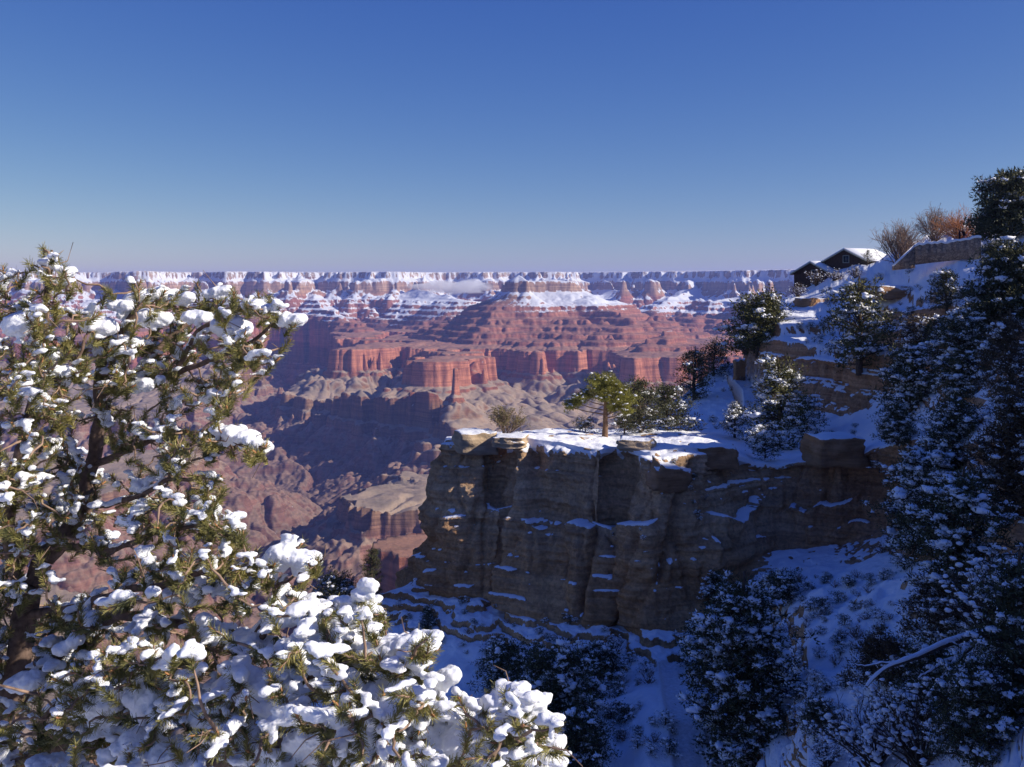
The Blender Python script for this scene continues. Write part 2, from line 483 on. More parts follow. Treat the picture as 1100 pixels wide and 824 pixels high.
    strata = m.ramp(f, [(q(-1390), (0.17, 0.095, 0.075)), (q(-1120), (0.25, 0.13, 0.10)), (q(-1060), (0.27, 0.16, 0.11)), (q(-1000), (0.215, 0.135, 0.08)),
                        (q(-860), (0.235, 0.125, 0.07)), (q(-790), (0.28, 0.105, 0.06)), (q(-740), (0.48, 0.20, 0.12)), (q(-590), (0.44, 0.18, 0.115)),
                        (q(-520), (0.32, 0.135, 0.095)), (q(-300), (0.38, 0.17, 0.12)), (q(-200), (0.36, 0.15, 0.10)), (q(-120), (0.42, 0.26, 0.17)),
                        (q(-40), (0.42, 0.29, 0.21)), (q(60), (0.40, 0.24, 0.17)), (q(170), (0.40, 0.33, 0.26))])
    # fine beds
    bv = m.scale(P, (0.0016, 0.0016, 0.05))
    beds = m.noise(bv, 1.0, 5, 0.6)
    beds2 = m.noise(m.scale(P, (0.004, 0.004, 0.14)), 1.0, 4, 0.6)
    beds = m.math('MULTIPLY_ADD', beds2, 0.5, m.math('MULTIPLY', beds, 0.5))
    c = m.mix(m.mapr(beds, 0.40, 0.60), m.mix(1.0, strata, (0.62, 0.58, 0.58), 'MULTIPLY'), m.mix(1.0, strata, (1.22, 1.18, 1.12), 'MULTIPLY'))
    c = m.mix(m.mapr(m.noise(m.scale(P, (0.035, 0.035, 0.004)), 1.0, 4, 0.65), 0.46, 0.62, 0, 0.55), c, m.mix(1.0, c, (0.42, 0.40, 0.42), 'MULTIPLY'))
    # slopes carry greyer talus and scrub
    st = m.attr('steep')
    tal = m.mapr(st, 0.24, 0.46, 1.0, 0.0)
    lowz = m.mapr(z, -520, -700, 0.2, 0.95)
    scr = m.mix(m.mapr(m.noise(P, 0.006, 5, 0.65), 0.35, 0.65), (0.40, 0.29, 0.20), (0.26, 0.205, 0.15))
    deep = m.mapr(z, -1070, -1180, 1.0, 0.4)
    c = m.mix(m.math('MULTIPLY', m.math('MULTIPLY', tal, lowz), deep), c, scr)
    spots = m.mapr(m.noise(P, 0.03, 3, 0.7), 0.55, 0.68, 0.0, 0.35)
    c = m.mix(spots, c, m.mix(1.0, c, (0.45, 0.45, 0.40), 'MULTIPLY'))
    sn = m.math('SUBTRACT', m.attr('snow'), m.mapr(m.noise(P, 0.02, 7, 0.75), 0.3, 0.7, -0.1, 0.95))
    sn = m.mapr(sn, 0.02, 0.2)
    c = m.mix(sn, c, (0.70, 0.71, 0.75))
    m.col(c)
    m.bump(m.math('ADD', m.noise(P, 0.02, 6, 0.7), m.math('MULTIPLY', beds, 0.8)), 0.8, 7.0)
    o = link('canyon_terrain', me, None, m.m)
    tag(o, 'layered red canyon walls, buttes and inner gorge below the snowy far rim', 'canyon', None, 'structure')
    return o
build_canyon()
# ------------------------------------------------------------------ the near rim: a loft of cross-sections in world space
# each station: bearing (as px of the photograph) and its profile from the far/top end to the near/bottom end as (py, depth)
NEAR = {}
def build_near():
    # rows: 0 deep behind | 1 rear edge | 2 skyline/back of the bench | 3 rim of the upper band | 4 foot of the upper band | 5 bench | 6 rim of the great wall
    #       7 wall ledge | 8 wall lower third | 9 wall foot | 10 ledges | 11 gully | 12 near slope | 13 below the frame
    ST = [
     #  px
     (60, [(1300, 170), (1250, 160), (1220, 155), (1200, 150), (1180, 146), (1160, 140), (1140, 134), (1120, 127), (1100, 120), (1080, 114), (1060, 104), (1060, 92), (1080, 78), (1200, 50)]),
     (180, [(1000, 170), (950, 165), (920, 160), (900, 156), (890, 153), (880, 150), (870, 147), (860, 144), (850, 140), (840, 136), (830, 128), (830, 118), (850, 100), (1000, 60)]),
     (300, [(950, 170), (880, 165), (830, 160), (800, 156), (785, 153), (770, 150), (755, 146), (742, 143), (730, 139), (718, 134), (730, 129), (755, 118), (800, 100), (1000, 60)]),
     (380, [(900, 175), (740, 168), (690, 162), (675, 157), (668, 154), (662, 151), (656, 146), (652, 143), (648, 139), (650, 134), (668, 129), (705, 122), (770, 109), (1000, 68)]),
     (418, [(900, 175), (740, 168), (680, 160), (664, 156), (658, 153), (654, 150), (648, 146), (643, 143), (640, 138), (636, 134), (662, 129), (700, 122), (770, 109), (1000, 68)]),
     (452, [(900, 175), (700, 165), (660, 155), (640, 150), (625, 147), (610, 144), (600, 141), (590, 139), (607, 137), (632, 133), (660, 128), (700, 121), (768, 108), (1000, 68)]),
     (464, [(900, 172), (640, 158), (590, 152), (565, 150), (545, 148), (530, 146), (520, 142), (560, 138), (597, 135.5), (634, 132), (662, 127), (702, 120), (766, 107), (1000, 68)]),
     (470, [(900, 172), (600, 158), (540, 152), (515, 150), (500, 148), (490, 146), (484, 141), (545, 136.5), (590, 134.5), (636, 131), (664, 126), (703, 119), (766, 106), (1000, 68)]),
     (480, [(900, 172), (540, 160), (485, 153), (476, 150), (474, 148), (472, 146), (473, 139), (540, 135), (590, 133), (638, 130), (665, 125), (705, 118), (765, 105), (1000, 68)]),
     (515, [(900, 176), (520, 165), (472, 158), (469, 155), (468, 153), (467, 150), (470, 137), (548, 133), (596, 130.5), (645, 127.5), (672, 122.5), (712, 115.5), (768, 102.5), (1000, 68)]),
     (535, [(900, 178), (520, 167), (472, 161), (469, 158), (468, 155), (467, 152), (469, 139), (545, 134), (598, 131), (652, 126.5), (680, 121.5), (715, 114.5), (768, 101.5), (1000, 68)]),
     (560, [(900, 182), (510, 175), (470, 168), (466, 163), (465, 159), (464, 155), (472, 134), (556, 129.5), (604, 126.5), (662, 122), (690, 117), (722, 110), (770, 97), (1000, 68)]),
     (600, [(900, 190), (510, 182), (470, 175), (465, 169), (463, 163), (463, 158), (476, 131), (560, 127), (610, 124), (670, 119), (700, 114), (730, 107), (775, 94), (1000, 68)]),
     (645, [(900, 200), (500, 195), (468, 187), (464, 179), (464, 170), (464, 163), (482, 127), (566, 123.5), (616, 120.5), (672, 117), (700, 112), (732, 105), (778, 92), (1000, 68)]),
     (662, [(900, 205), (495, 198), (466, 190), (463, 182), (464, 173), (465, 166), (484, 129), (566, 126), (618, 123), (673, 118), (700, 113), (732, 106), (778, 93), (1000, 68)]),
     (700, [(900, 215), (480, 210), (448, 203), (450, 194), (455, 184), (462, 170), (486, 122), (560, 119), (622, 116.5), (678, 113), (712, 108), (738, 101), (780, 88), (1000, 68)]),
     (735, [(700, 240), (440, 232), (424, 222), (436, 208), (448, 192), (462, 172), (482, 124), (550, 120), (622, 117), (684, 113), (716, 108), (742, 101), (782, 88), (1000, 68)]),
     (770, [(600, 260), (410, 250), (396, 238), (420, 216), (444, 194), (464, 172), (484, 128), (545, 124), (615, 119), (672, 114), (718, 109), (748, 102), (785, 89), (1000, 68)]),
     (800, [(520, 270), (400, 255), (384, 242), (412, 220), (440, 196), (466, 172), (492, 130), (545, 127), (602, 122), (652, 116), (700, 110), (745, 102), (790, 90), (1000, 60)]),
     (812, [(460, 275), (370, 250), (358, 232), (384, 208), (425, 197), (464, 172), (498, 130), (545, 128), (600, 123), (640, 117), (690, 107), (738, 97), (790, 84), (1000, 56)]),
     (838, [(420, 275), (325, 245), (335, 215), (372, 192), (432, 188), (470, 168), (500, 130), (545, 129), (595, 125), (620, 118), (670, 104), (730, 91), (790, 78), (1000, 52)]),
     (865, [(330, 280), (312, 255), (335, 215), (376, 186), (442, 180), (474, 160), (498, 128), (545, 128), (592, 125), (612, 118), (660, 99), (722, 84), (790, 70), (1000, 46)]),
     (900, [(290, 280), (288, 255), (340, 210), (385, 178), (448, 171), (476, 150), (496, 126), (540, 126), (585, 124), (606, 116), (652, 97), (712, 82), (790, 68), (1000, 44)]),
     (935, [(285, 275), (284, 240), (340, 195), (390, 168), (436, 160), (460, 146), (485, 125), (530, 125), (575, 122), (600, 112), (645, 93), (705, 79), (790, 65), (1000, 42)]),
     (970, [(262, 270), (274, 225), (335, 185), (385, 158), (425, 150), (450, 138), (478, 119), (520, 119), (570, 116), (600, 105), (645, 87), (705, 74), (790, 60), (1000, 40)]),
     (1020, [(244, 250), (262, 205), (320, 165), (370, 140), (410, 130), (440, 120), (480, 105), (520, 102), (560, 99), (600, 90), (640, 77), (700, 66), (790, 54), (1000, 36)]),
     (1080, [(232, 230), (250, 190), (300, 150), (350, 122), (390, 112), (430, 102), (480, 90), (520, 86), (560, 82), (600, 76), (640, 66), (700, 57), (790, 47), (1000, 32)]),
     (1160, [(200, 215), (225, 175), (270, 138), (320, 110), (360, 98), (410, 88), (460, 77), (500, 73), (545, 69), (590, 63), (640, 55), (700, 48), (790, 40), (1000, 28)]),
     (1300, [(150, 200), (170, 160), (215, 125), (265, 98), (310, 86), (360, 76), (410, 66), (455, 61), (500, 57), (560, 51), (620, 44), (690, 38), (790, 32), (1000, 23)]),
     (1500, [(110, 190), (125, 150), (165, 115), (210, 90), (255, 78), (310, 67), (365, 57), (410, 51), (460, 46), (530, 40), (600, 35), (690, 29), (800, 24), (1000, 18)]),
    ]
    K = len(ST[0][1])
    C = np.array([[W(px, py, Y) for py, Y in prof] for px, prof in ST])      # stations x rows x 3
    pxs = np.array([s[0] for s in ST], float)
    # resample: across rows with more samples where the surface is tall, across stations evenly in px
    nrow = [4, 12, 34, 46, 40, 60, 105, 60, 75, 60, 60, 60, 24]
    rowpar = np.concatenate([np.linspace(k, k + 1, n, endpoint=False) for k, n in enumerate(nrow)] + [[K - 1]])
    colpx = np.concatenate([np.linspace(60, 400, 200, endpoint=False), np.linspace(400, 1000, 1000, endpoint=False), np.linspace(1000, 1110, 140, endpoint=False), np.linspace(1110, 1500, 110)])
    def pch(x, xp, F):
        """monotone-ish cubic along axis 0"""
        xp = np.asarray(xp, float); h = np.diff(xp); dl = np.diff(F, axis=0) / h[:, None, None]
        m = np.zeros_like(F)
        w = np.where(dl[:-1] * dl[1:] > 0, 2 * dl[:-1] * dl[1:] / (dl[:-1] + dl[1:] + 1e-12 * np.sign(dl[:-1] + dl[1:] + 1e-30)), 0)
        m[1:-1] = w; m[0] = dl[0]; m[-1] = dl[-1]
        k = np.clip(np.searchsorted(xp, x, side='right') - 1, 0, len(h) - 1)
        t = ((x - xp[k]) / h[k])[:, None, None]; hh = h[k][:, None, None]
        return (2 * t**3 - 3 * t**2 + 1) * F[k] + (t**3 - 2 * t**2 + t) * hh * m[k] + (-2 * t**3 + 3 * t**2) * F[k + 1] + (t**3 - t**2) * hh * m[k + 1]
    A = pch(colpx, pxs, C)                                   # cols x K x 3
    # rows: linear near the rims (sharp), cubic elsewhere
    Bc = pch(rowpar, np.arange(K), A.transpose(1, 0, 2))
    k = np.clip(np.floor(rowpar).astype(int), 0, K - 2); t = (rowpar - k)[:, None, None]
    At = A.transpose(1, 0, 2)
    Bl = At[k] * (1 - t) + At[k + 1] * t
    co = 0.25 * Bc + 0.75 * Bl
    nr, nc = co.shape[:2]
    RP = rowpar[:, None] * np.ones((1, nc)); PX = colpx[None] * np.ones((nr, 1))
    def normals(co):
        du = np.zeros_like(co); dv = np.zeros_like(co)
        du[:, 1:-1] = co[:, 2:] - co[:, :-2]; du[:, 0] = du[:, 1]; du[:, -1] = du[:, -2]
        dv[1:-1] = co[2:] - co[:-2]; dv[0] = dv[1]; dv[-1] = dv[-2]
        n = np.cross(dv, du)
        n /= np.linalg.norm(n, axis=-1, keepdims=True) + 1e-9
        return n
    def blur(a, k):
        for ax in (0, 1):
            for _ in range(3):
                p = np.cumsum(np.concatenate([np.repeat(np.take(a, [0], ax), k + 1, ax), a, np.repeat(np.take(a, [-1], ax), k, ax)], ax), ax)
                L = p.shape[ax]
                a = (np.take(p, range(2 * k + 1, L), ax) - np.take(p, range(0, L - 2 * k - 1), ax)) / (2 * k + 1)
        return a
    N = normals(blur(co, 5))
    N /= np.linalg.norm(N, axis=-1, keepdims=True) + 1e-9
    steep = sstep(0.75, 0.35, N[..., 2])
    x, y, z = co[..., 0], co[..., 1], co[..., 2]
    # ---- rock relief on steep ground: vertical joints, beds, bulges
    Nh = N.copy(); Nh[..., 2] *= 0.25; Nh /= np.linalg.norm(Nh, axis=-1, keepdims=True) + 1e-9
    big = 1.9 * fbm3(x, y, z * 1.15, 16, 3, 5)
    joint = n3(x, y, z * 0.12, 9, 9)
    joint = -0.9 * np.exp(-(joint / 0.085) ** 2)
    joint2 = n3(x, y, z * 0.18, 4.0, 12)
    joint2 = -0.45 * np.exp(-(joint2 / 0.08) ** 2)
    # beds: piecewise ledges by height with a slow lateral drift
    zb = z + 1.2 * n2(x, y, 30, 3) + 0.25 * n3(x, y, z, 5, 4)
    def beds(zb, th, seed):
        i = np.floor(zb / th).astype(int); fr = zb / th - i
        tab = np.random.default_rng(seed).normal(size=4096)
        a = tab[i % 4096]; b = tab[(i + 1) % 4096]
        s = sstep(0.80, 1.0, fr)
        return a * (1 - s) + b * s
    lay = 0.42 * beds(zb, 2.1, 1) + 0.24 * beds(zb + 0.4, 0.9, 2) + 0.12 * beds(zb, 0.38, 3)
    midw = sstep(-30, -33, z) * sstep(-12, -20, z - 0)          # lower wall thinner beds
    rough = 0.75 * fbm3(x, y, z, 3.2, 4, 15, 0.55)
    wall = big + joint + joint2 + lay * (0.38 + 0.7 * np.clip(n3(x, y, z, 12, 22) + 0.2, 0, 1.4)) + rough
    # named clefts of the great wall
    for cpx, wd, dep, sl in ((552, 3.5, 2.4, -0.06), (524, 2.5, 0.7, -0.05), (640, 3.0, 1.0, -0.12), (664, 3.5, 2.6, -0.22), (745, 4, 1.2, -0.3)):
        pyv = HZ - z / y * FPX
        ln = cpx + sl * (pyv - 480) + 7 * n2(z, z * 0, 9, int(cpx)) 
        wall = wall - dep * np.exp(-((PX - ln) / wd) ** 2) * sstep(6.0, 6.3, RP) * sstep(9.2, 8.6, RP)
    # chunky blocks along the rims
    lm = sstep(-0.05, 0.35, n2(PX, PX * 0, 34, 88) + 0.15)
    lrow = 7.0 + 0.30 * n2(PX, PX * 0, 25, 89)
    wall = wall + (2.3 * lm * sstep(-0.02, 0.03, RP - lrow) + 0.9 * (1 - lm)) * sstep(9.5, 9.0, RP) * sstep(6.0, 6.1, RP) * sstep(950, 850, PX)
    lrow2 = 7.7 + 0.4 * n2(PX, PX * 0, 40, 85)
    wall = wall + 0.8 * sstep(0, 0.3, n2(PX, PX * 0, 30, 86)) * sstep(-0.02, 0.03, RP - lrow2) * sstep(9.5, 9.0, RP)
    disp = steep * wall
    soft = (1 - steep)
    snowlump = 0.55 * fbm3(x, y, z * 0.3, 9, 3, 31) + 0.22 * fbm3(x, y, z, 2.2, 3, 33)
    co2 = co + Nh * disp[..., None]
    co2[..., 2] += soft * snowlump
    # stepped ledges under the wall and on slopes
    zz = co2[..., 2]
    def terrace(zz, th, sharp, phase):
        q = zz / th + phase; i = np.floor(q); f = q - i
        return (i + sstep(0.5 - sharp, 0.5 + sharp, f) - phase) * th
    wled = sstep(8.9, 9.2, RP) * sstep(10.9, 10.3, RP) * sstep(860, 760, PX)
    ph = 0.6 * n2(x, y, 22, 51)
    co2[..., 2] = zz + wled * (terrace(zz, 0.95, 0.10, ph + 0.5 * n2(x, y, 6, 57) + 0.30 * fbm2(x, y, 1.8, 3, 58)) - zz) * 0.92
    zz = co2[..., 2]
    wled2 = sstep(1.5, 2.1, RP) * sstep(4.2, 3.2, RP) * sstep(800, 830, PX) * 0.8
    co2[..., 2] = zz + wled2 * (terrace(zz, 3.6, 0.12, 0.5 * n2(x, y, 25, 53)) - zz) * 0.8
    # hummocky snow over brush
    hum = sstep(0.0, 0.5, n3(x, y, z, 3.0, 61)) * 0.55 + 0.2 * np.abs(n3(x, y, z, 1.1, 62))
    brush = sstep(9.2, 9.8, RP) * sstep(12, 11, RP) * sstep(770, 830, PX)
    co2[..., 2] += hum * brush * soft
    # trail treads: a flat shelf following rows of the gully and the upper path
    def trail(pts, half):
        """pts: (px, py, Y) ; flattens across the tread"""
        P = np.array([W(*p) for p in pts])
        best = np.full(co2.shape[:2], 1e9); zt = np.zeros(co2.shape[:2])
        for a, b in zip(P[:-1], P[1:]):
            dd = b[:2] - a[:2]; tt = np.clip(((co2[..., 0] - a[0]) * dd[0] + (co2[..., 1] - a[1]) * dd[1]) / (dd @ dd), 0, 1)
            ds = np.hypot(co2[..., 0] - a[0] - tt * dd[0], co2[..., 1] - a[1] - tt * dd[1])
            m_ = ds < best; best[m_] = ds[m_]; zt[m_] = (a[2] + tt * (b[2] - a[2]))[m_]
        w = sstep(half + 1.3, half, best)
        bank = 0.35 * np.exp(-((best - half - 0.5) / 0.35) ** 2)
        return w, zt, bank
    tmask = np.zeros((nr, nc))
    def surf_at(px, py):
        pyv = HZ - co2[..., 2] / co2[..., 1] * FPX; pxv = 550 + co2[..., 0] / co2[..., 1] * FPX
        dd = np.hypot(pxv - px, pyv - py)
        mm = dd < max(2.5, dd.min() + 0.5)
        yy = np.where(mm, co2[..., 1], 1e9); j = np.unravel_index(np.argmin(yy), yy.shape)
        return co2[j]
    for pl, half in (([(723, 722), (727, 745), (735, 775), (742, 815), (748, 860)], 1.15), ([(782, 392), (790, 402), (806, 420), (808, 440), (790, 458)], 1.3)):
        pl = [(px, py, surf_at(px, py)[1]) for px, py in pl]
        w, zt, bank = trail(pl, half)
        w = w * (co2[..., 1] < max(p[2] for p in pl) + 6)
        co2[..., 2] = co2[..., 2] * (1 - w) + zt * w + bank * (w > 0.01)
        tmask = np.maximum(tmask, w)
    # final normals and the snow cover that lies on whatever is flat enough
    Nf = normals(co2)
    Nb = normals(blur(co2, 1))
    nz = 0.5 * Nf[..., 2] + 0.5 * Nb[..., 2]
    pat = fbm3(x, y, z, 2.2, 4, 71, 0.6)
    fresh = 0.60 + 0.29 * sstep(9.3, 8.9, RP) * sstep(6.02, 6.15, RP) + 0.10 * sstep(1.6, 2.2, RP) * sstep(4.3, 3.9, RP) * sstep(830, 860, PX)
    snow = sstep(-0.05, 0.05, nz - fresh + 0.13 * pat)
    # deep snow fields
    field = np.clip(sstep(10.4, 10.9, RP), 0, 1)
    snow = np.maximum(snow, field * sstep(-0.12, 0.02, nz - 0.50 + 0.10 * pat))
    lip = 0.10 + 0.16 * n2(PX, PX * 0, 9, 95) + 0.10 * n2(PX, PX * 0, 3.5, 96)
    snow = np.maximum(snow, sstep(0.03, 0, RP - 6 - lip) * sstep(5.9, 6.0, RP) * sstep(480, 500, PX) * sstep(880, 800, PX))
    # bare rock slabs showing on the wind-swept top
    snow = np.where((RP < 6.02) & (RP > 4.6) & (PX < 760), snow * sstep(-0.55, -0.35, fbm3(x, y, z, 3.2, 3, 97)), snow)
    co2[..., 2] += 0.10 * n3(x, y, z, 0.8, 64) * wled
    # snow thickness
    co3 = co2.copy(); co3[..., 2] += (0.16 + 0.12 * n3(x, y, z, 1.6, 98)) * snow * sstep(0.3, 0.9, nz)
    co3[0, :, 2] -= 60
    # close the far and left flank with a skirt that dives into the canyon
    me = mesh_np('rim_terrain', co3.reshape(-1, 3), grid_faces(nr, nc)[:, ::-1], True, {'snow': snow, 'trod': tmask})
    m = Mat('rim_rock', 0.95, 0.05)
    P = m.pos(); zc = m.sep(P)[2]
    vert = m.scale(P, (0.45, 0.45, 0.05))
    streak = m.noise(vert, 1.0, 5, 0.65)
    flat = m.scale(P, (0.08, 0.08, 1.6))
    bed = m.noise(flat, 1.0, 5, 0.6)
    fine = m.noise(P, 2.2, 6, 0.7)
    base = m.ramp(m.mapr(m.noise(P, 0.045, 4), 0.28, 0.72), [(0.0, (0.50, 0.27, 0.13)), (0.45, (0.64, 0.37, 0.18)), (0.75, (0.74, 0.45, 0.23)), (1.0, (0.74, 0.37, 0.17))])
    upper = m.mix(m.mapr(m.noise(P, 0.11, 4), 0.3, 0.7), (0.56, 0.35, 0.19), (0.78, 0.53, 0.31))
    base = m.mix(m.mapr(m.math('ADD', zc, m.math('MULTIPLY', m.noise(P, 0.07, 3), 8)), -31, -27), base, upper)
    red = m.mapr(m.sep(P)[0], 26, 44)
    base = m.mix(m.math('MULTIPLY', red, 0.75), base, m.mix(m.mapr(m.noise(P, 0.09, 4), 0.35, 0.65), (0.46, 0.23, 0.12), (0.66, 0.36, 0.19)))
    c = m.mix(m.mapr(bed, 0.42, 0.58), m.mix(1.0, base, (0.74, 0.70, 0.68), 'MULTIPLY'), base)
    c = m.mix(m.mapr(streak, 0.52, 0.70, 0, 0.35), c, (0.17, 0.13, 0.10))
    c = m.mix(m.mapr(fine, 0.3, 0.7), m.mix(1.0, c, (0.6, 0.6, 0.6), 'MULTIPLY'), m.mix(1.0, c, (1.3, 1.3, 1.3), 'MULTIPLY'))
    sn = m.math('SUBTRACT', m.attr('snow'), m.mapr(m.noise(P, 1.4, 6, 0.7), 0.30, 0.70, 0.05, 0.75))
    sn = m.mapr(sn, -0.02, 0.10)
    trod = m.attr('trod')
    snc = m.mix(m.math('MULTIPLY', trod, m.mapr(m.noise(P, 3.0, 4), 0.35, 0.65, 0.3, 0.9)), (0.88, 0.875, 0.875), (0.60, 0.57, 0.55))
    sn = m.math('MAXIMUM', sn, trod)
    c = m.mix(sn, c, snc)
    m.col(c)
    hb = m.math('ADD', m.math('MULTIPLY', fine, 1.0), m.math('ADD', m.math('MULTIPLY', bed, 0.6), m.math('MULTIPLY', m.noise(P, 7.0, 3), 0.25)))
    hb = m.math('MULTIPLY', hb, m.mapr(sn, 0, 1, 1.0, 0.28))
    m.bump(hb, 0.9, 0.45)
    o = link('rim_terrain', me, None, m.m)
    tag(o, 'snowy sandstone headland, ledges, gully and hillside below the rim', 'cliff', None, 'structure')
    NEAR['co'] = co3; NEAR['n'] = Nf; NEAR['rp'] = RP
    # row/col of each vertex in the picture plane, used only to look up ground points
    NEAR['py'] = HZ - co3[..., 2] / co3[..., 1] * FPX
    NEAR['px'] = 550 + co3[..., 0] / co3[..., 1] * FPX
    # visible surface per bearing: depth buffer
    return o
build_near()

def ground(px, py, snap=True):
    """ground point that the camera sees at (px, py) of the photograph"""
    d = np.hypot(NEAR['px'] - px, NEAR['py'] - py)
    mm = d < max(2.0, d.min() + 0.3)
    yy = np.where(mm, NEAR['co'][..., 1], 1e9)
    j = np.unravel_index(np.argmin(yy), yy.shape)
    return NEAR['co'][j].copy()

# ------------------------------------------------------------------ the wooded hillside right of the frame (unseen, added and shaped to shade the gully)
def build_shade_hill():
    xs = np.linspace(70, 520, 220); ys = np.linspace(-260, 330, 260)
    X, Y = np.meshgrid(xs, ys)
    # crest line runs roughly along the view, 150 m to the right
    cx = 160 + 0.10 * (Y - 60) +  14 * n2(X * 0 + 3, Y, 60, 5)
    top = np.interp(Y, [-260, 0, 40, 70, 100, 130, 180, 330], [78, 79, 76, 70, 52, 41, 30, 10]) + 5 * n2(X * 0 + 9, Y, 34, 6) + 2.5 * n2(X * 0 + 9, Y, 11, 7)
    dd = X - cx
    Z = np.where(dd < 0, top + dd * 0.62, top - dd * 0.02) + 1.6 * fbm2(X, Y, 25, 4, 9)
    Z = np.where(X < 100, Z - (100 - X) * 1.2, Z)
    me = mesh_np('hillside', np.stack([X, Y, Z], -1).reshape(-1, 3), grid_faces(*X.shape), True)
    m = Mat('hill_ground', 0.95, 0.05)
    P = m.pos()
    m.col(m.mix(m.mapr(m.noise(P, 0.25, 5, 0.65), 0.45, 0.55), (0.8, 0.82, 0.86), (0.16, 0.11, 0.07)))
    o = link('hillside', me, None, m.m)
    tag(o, 'unseen snow patched hillside right of the gully, shaped to shade it', 'hill', None, 'structure')
build_shade_hill()

# ------------------------------------------------------------------ the ground the camera and the near pine stand on
def build_stand():
    xs = np.linspace(-30, 34, 150); ys = np.linspace(-24, 30, 140)
    X, Y = np.meshgrid(xs, ys)
    Z = -1.75 - np.where(Y > 1, (Y - 1) * 0.72, 0) - np.where(Y > 9, (Y - 9) * 0.9, 0) + 0.12 * fbm2(X, Y, 5, 4, 5) * sstep(-2, 2, Y) - 0.03 * np.abs(X)
    me = mesh_np('viewpoint_ground', np.stack([X, Y, Z], -1).reshape(-1, 3), grid_faces(*X.shape), True)
    m = Mat('viewpoint_snow', 0.9, 0.1)
    P = m.pos()
    m.col(m.mix(m.mapr(m.noise(P, 0.8, 5, 0.65), 0.36, 0.42), (0.28, 0.2, 0.13), (0.8, 0.82, 0.86)))
    tag(link('viewpoint_ground', me, None, m.m), 'snowy ground of the viewpoint under the near pine', 'ground', None, 'structure')
build_stand()
# ------------------------------------------------------------------ materials for plants
def leaf_mat(name, dark, light, rough=0.8):
    m = Mat(name, rough, 0.15)
    f = m.noise(m.objpos(), 2.6, 3)
    m.col(m.mix(m.mapr(f, 0.35, 0.65), dark, light))
    return m.m
M_JUN = leaf_mat('juniper_green', (0.055, 0.060, 0.030), (0.115, 0.112, 0.055))
M_PIN = leaf_mat('pinyon_green', (0.075, 0.078, 0.028), (0.16, 0.145, 0.05))
M_RUST = leaf_mat('rusty_juniper', (0.085, 0.062, 0.035), (0.16, 0.11, 0.06))
M_SUNPINE = leaf_mat('pine_yellow_green', (0.15, 0.15, 0.030), (0.30, 0.27, 0.060))
M_OLIVE = leaf_mat('olive_leaf', (0.13, 0.11, 0.05), (0.24, 0.19, 0.09))
M_BARK = simple('bark_brown', (0.17, 0.10, 0.06), 0.9, 0.4, 6)
M_BARKD = simple('bark_dark', (0.10, 0.070, 0.050), 0.9, 0.4, 6)
M_TWIG = simple('twig_grey_brown', (0.24, 0.165, 0.125), 0.9, 0.3, 4)
M_TWIGO = simple('twig_orange', (0.46, 0.20, 0.085), 0.9, 0.3, 4)
def snow_mat():
    m = Mat('snow', 0.6, 0.3)
    m.col(m.mix(m.mapr(m.noise(m.objpos(), 4.0, 3), 0.3, 0.7), (0.85, 0.85, 0.855), (0.91, 0.905, 0.905)))
    m.bump(m.noise(m.objpos(), 12.0, 4, 0.6), 0.25, 0.05)
    return m.m
M_SNOW = snow_mat()

def unit(v): return v / (np.linalg.norm(v, axis=-1, keepdims=True) + 1e-9)

def inst(mb, shape, cen, scl, rng, jit=0.18):
    """many small copies of a shape, each bent a little, into one mesh part"""
    v, f = shape
    n = len(cen)
    if n == 0: return
    a = rng.random(n) * 6.283
    c, s_ = np.cos(a), np.sin(a)
    vv = v[None] * scl[:, None, :] * (1 + jit * rng.normal(size=(n, len(v), 1)))
    x = vv[..., 0] * c[:, None] - vv[..., 1] * s_[:, None]; y = vv[..., 0] * s_[:, None] + vv[..., 1] * c[:, None]
    co = np.stack([x, y, vv[..., 2]], -1) + cen[:, None]
    ff = f[None] + (np.arange(n) * len(v))[:, None, None]
    mb.add(co.reshape(-1, 3), ff.reshape(-1, 3))

def leaves(mb, cen, rad, n_per, L, wd, rng, up=0.35, flat=0.75):
    """n_per thin leaf or needle-spray triangles around each centre"""
    n = len(cen)
    o = rng.normal(size=(n, n_per, 3)) * 0.5
    o[..., 2] *= flat
    d = unit(unit(o) + np.array([0, 0, up]) + 0.35 * rng.normal(size=o.shape))
    p = cen[:, None] + o * rad[:, None, None]
    l = L * (0.6 + 0.8 * rng.random((n, n_per, 1)))
    side = unit(np.cross(d, rng.normal(size=d.shape))) * wd * 0.5 * (0.7 + 0.6 * rng.random((n, n_per, 1)))
    tri = np.stack([p - side, p + side, p + d * l], 2).reshape(-1, 3)
    mb.add(tri, np.arange(len(tri)).reshape(-1, 3))

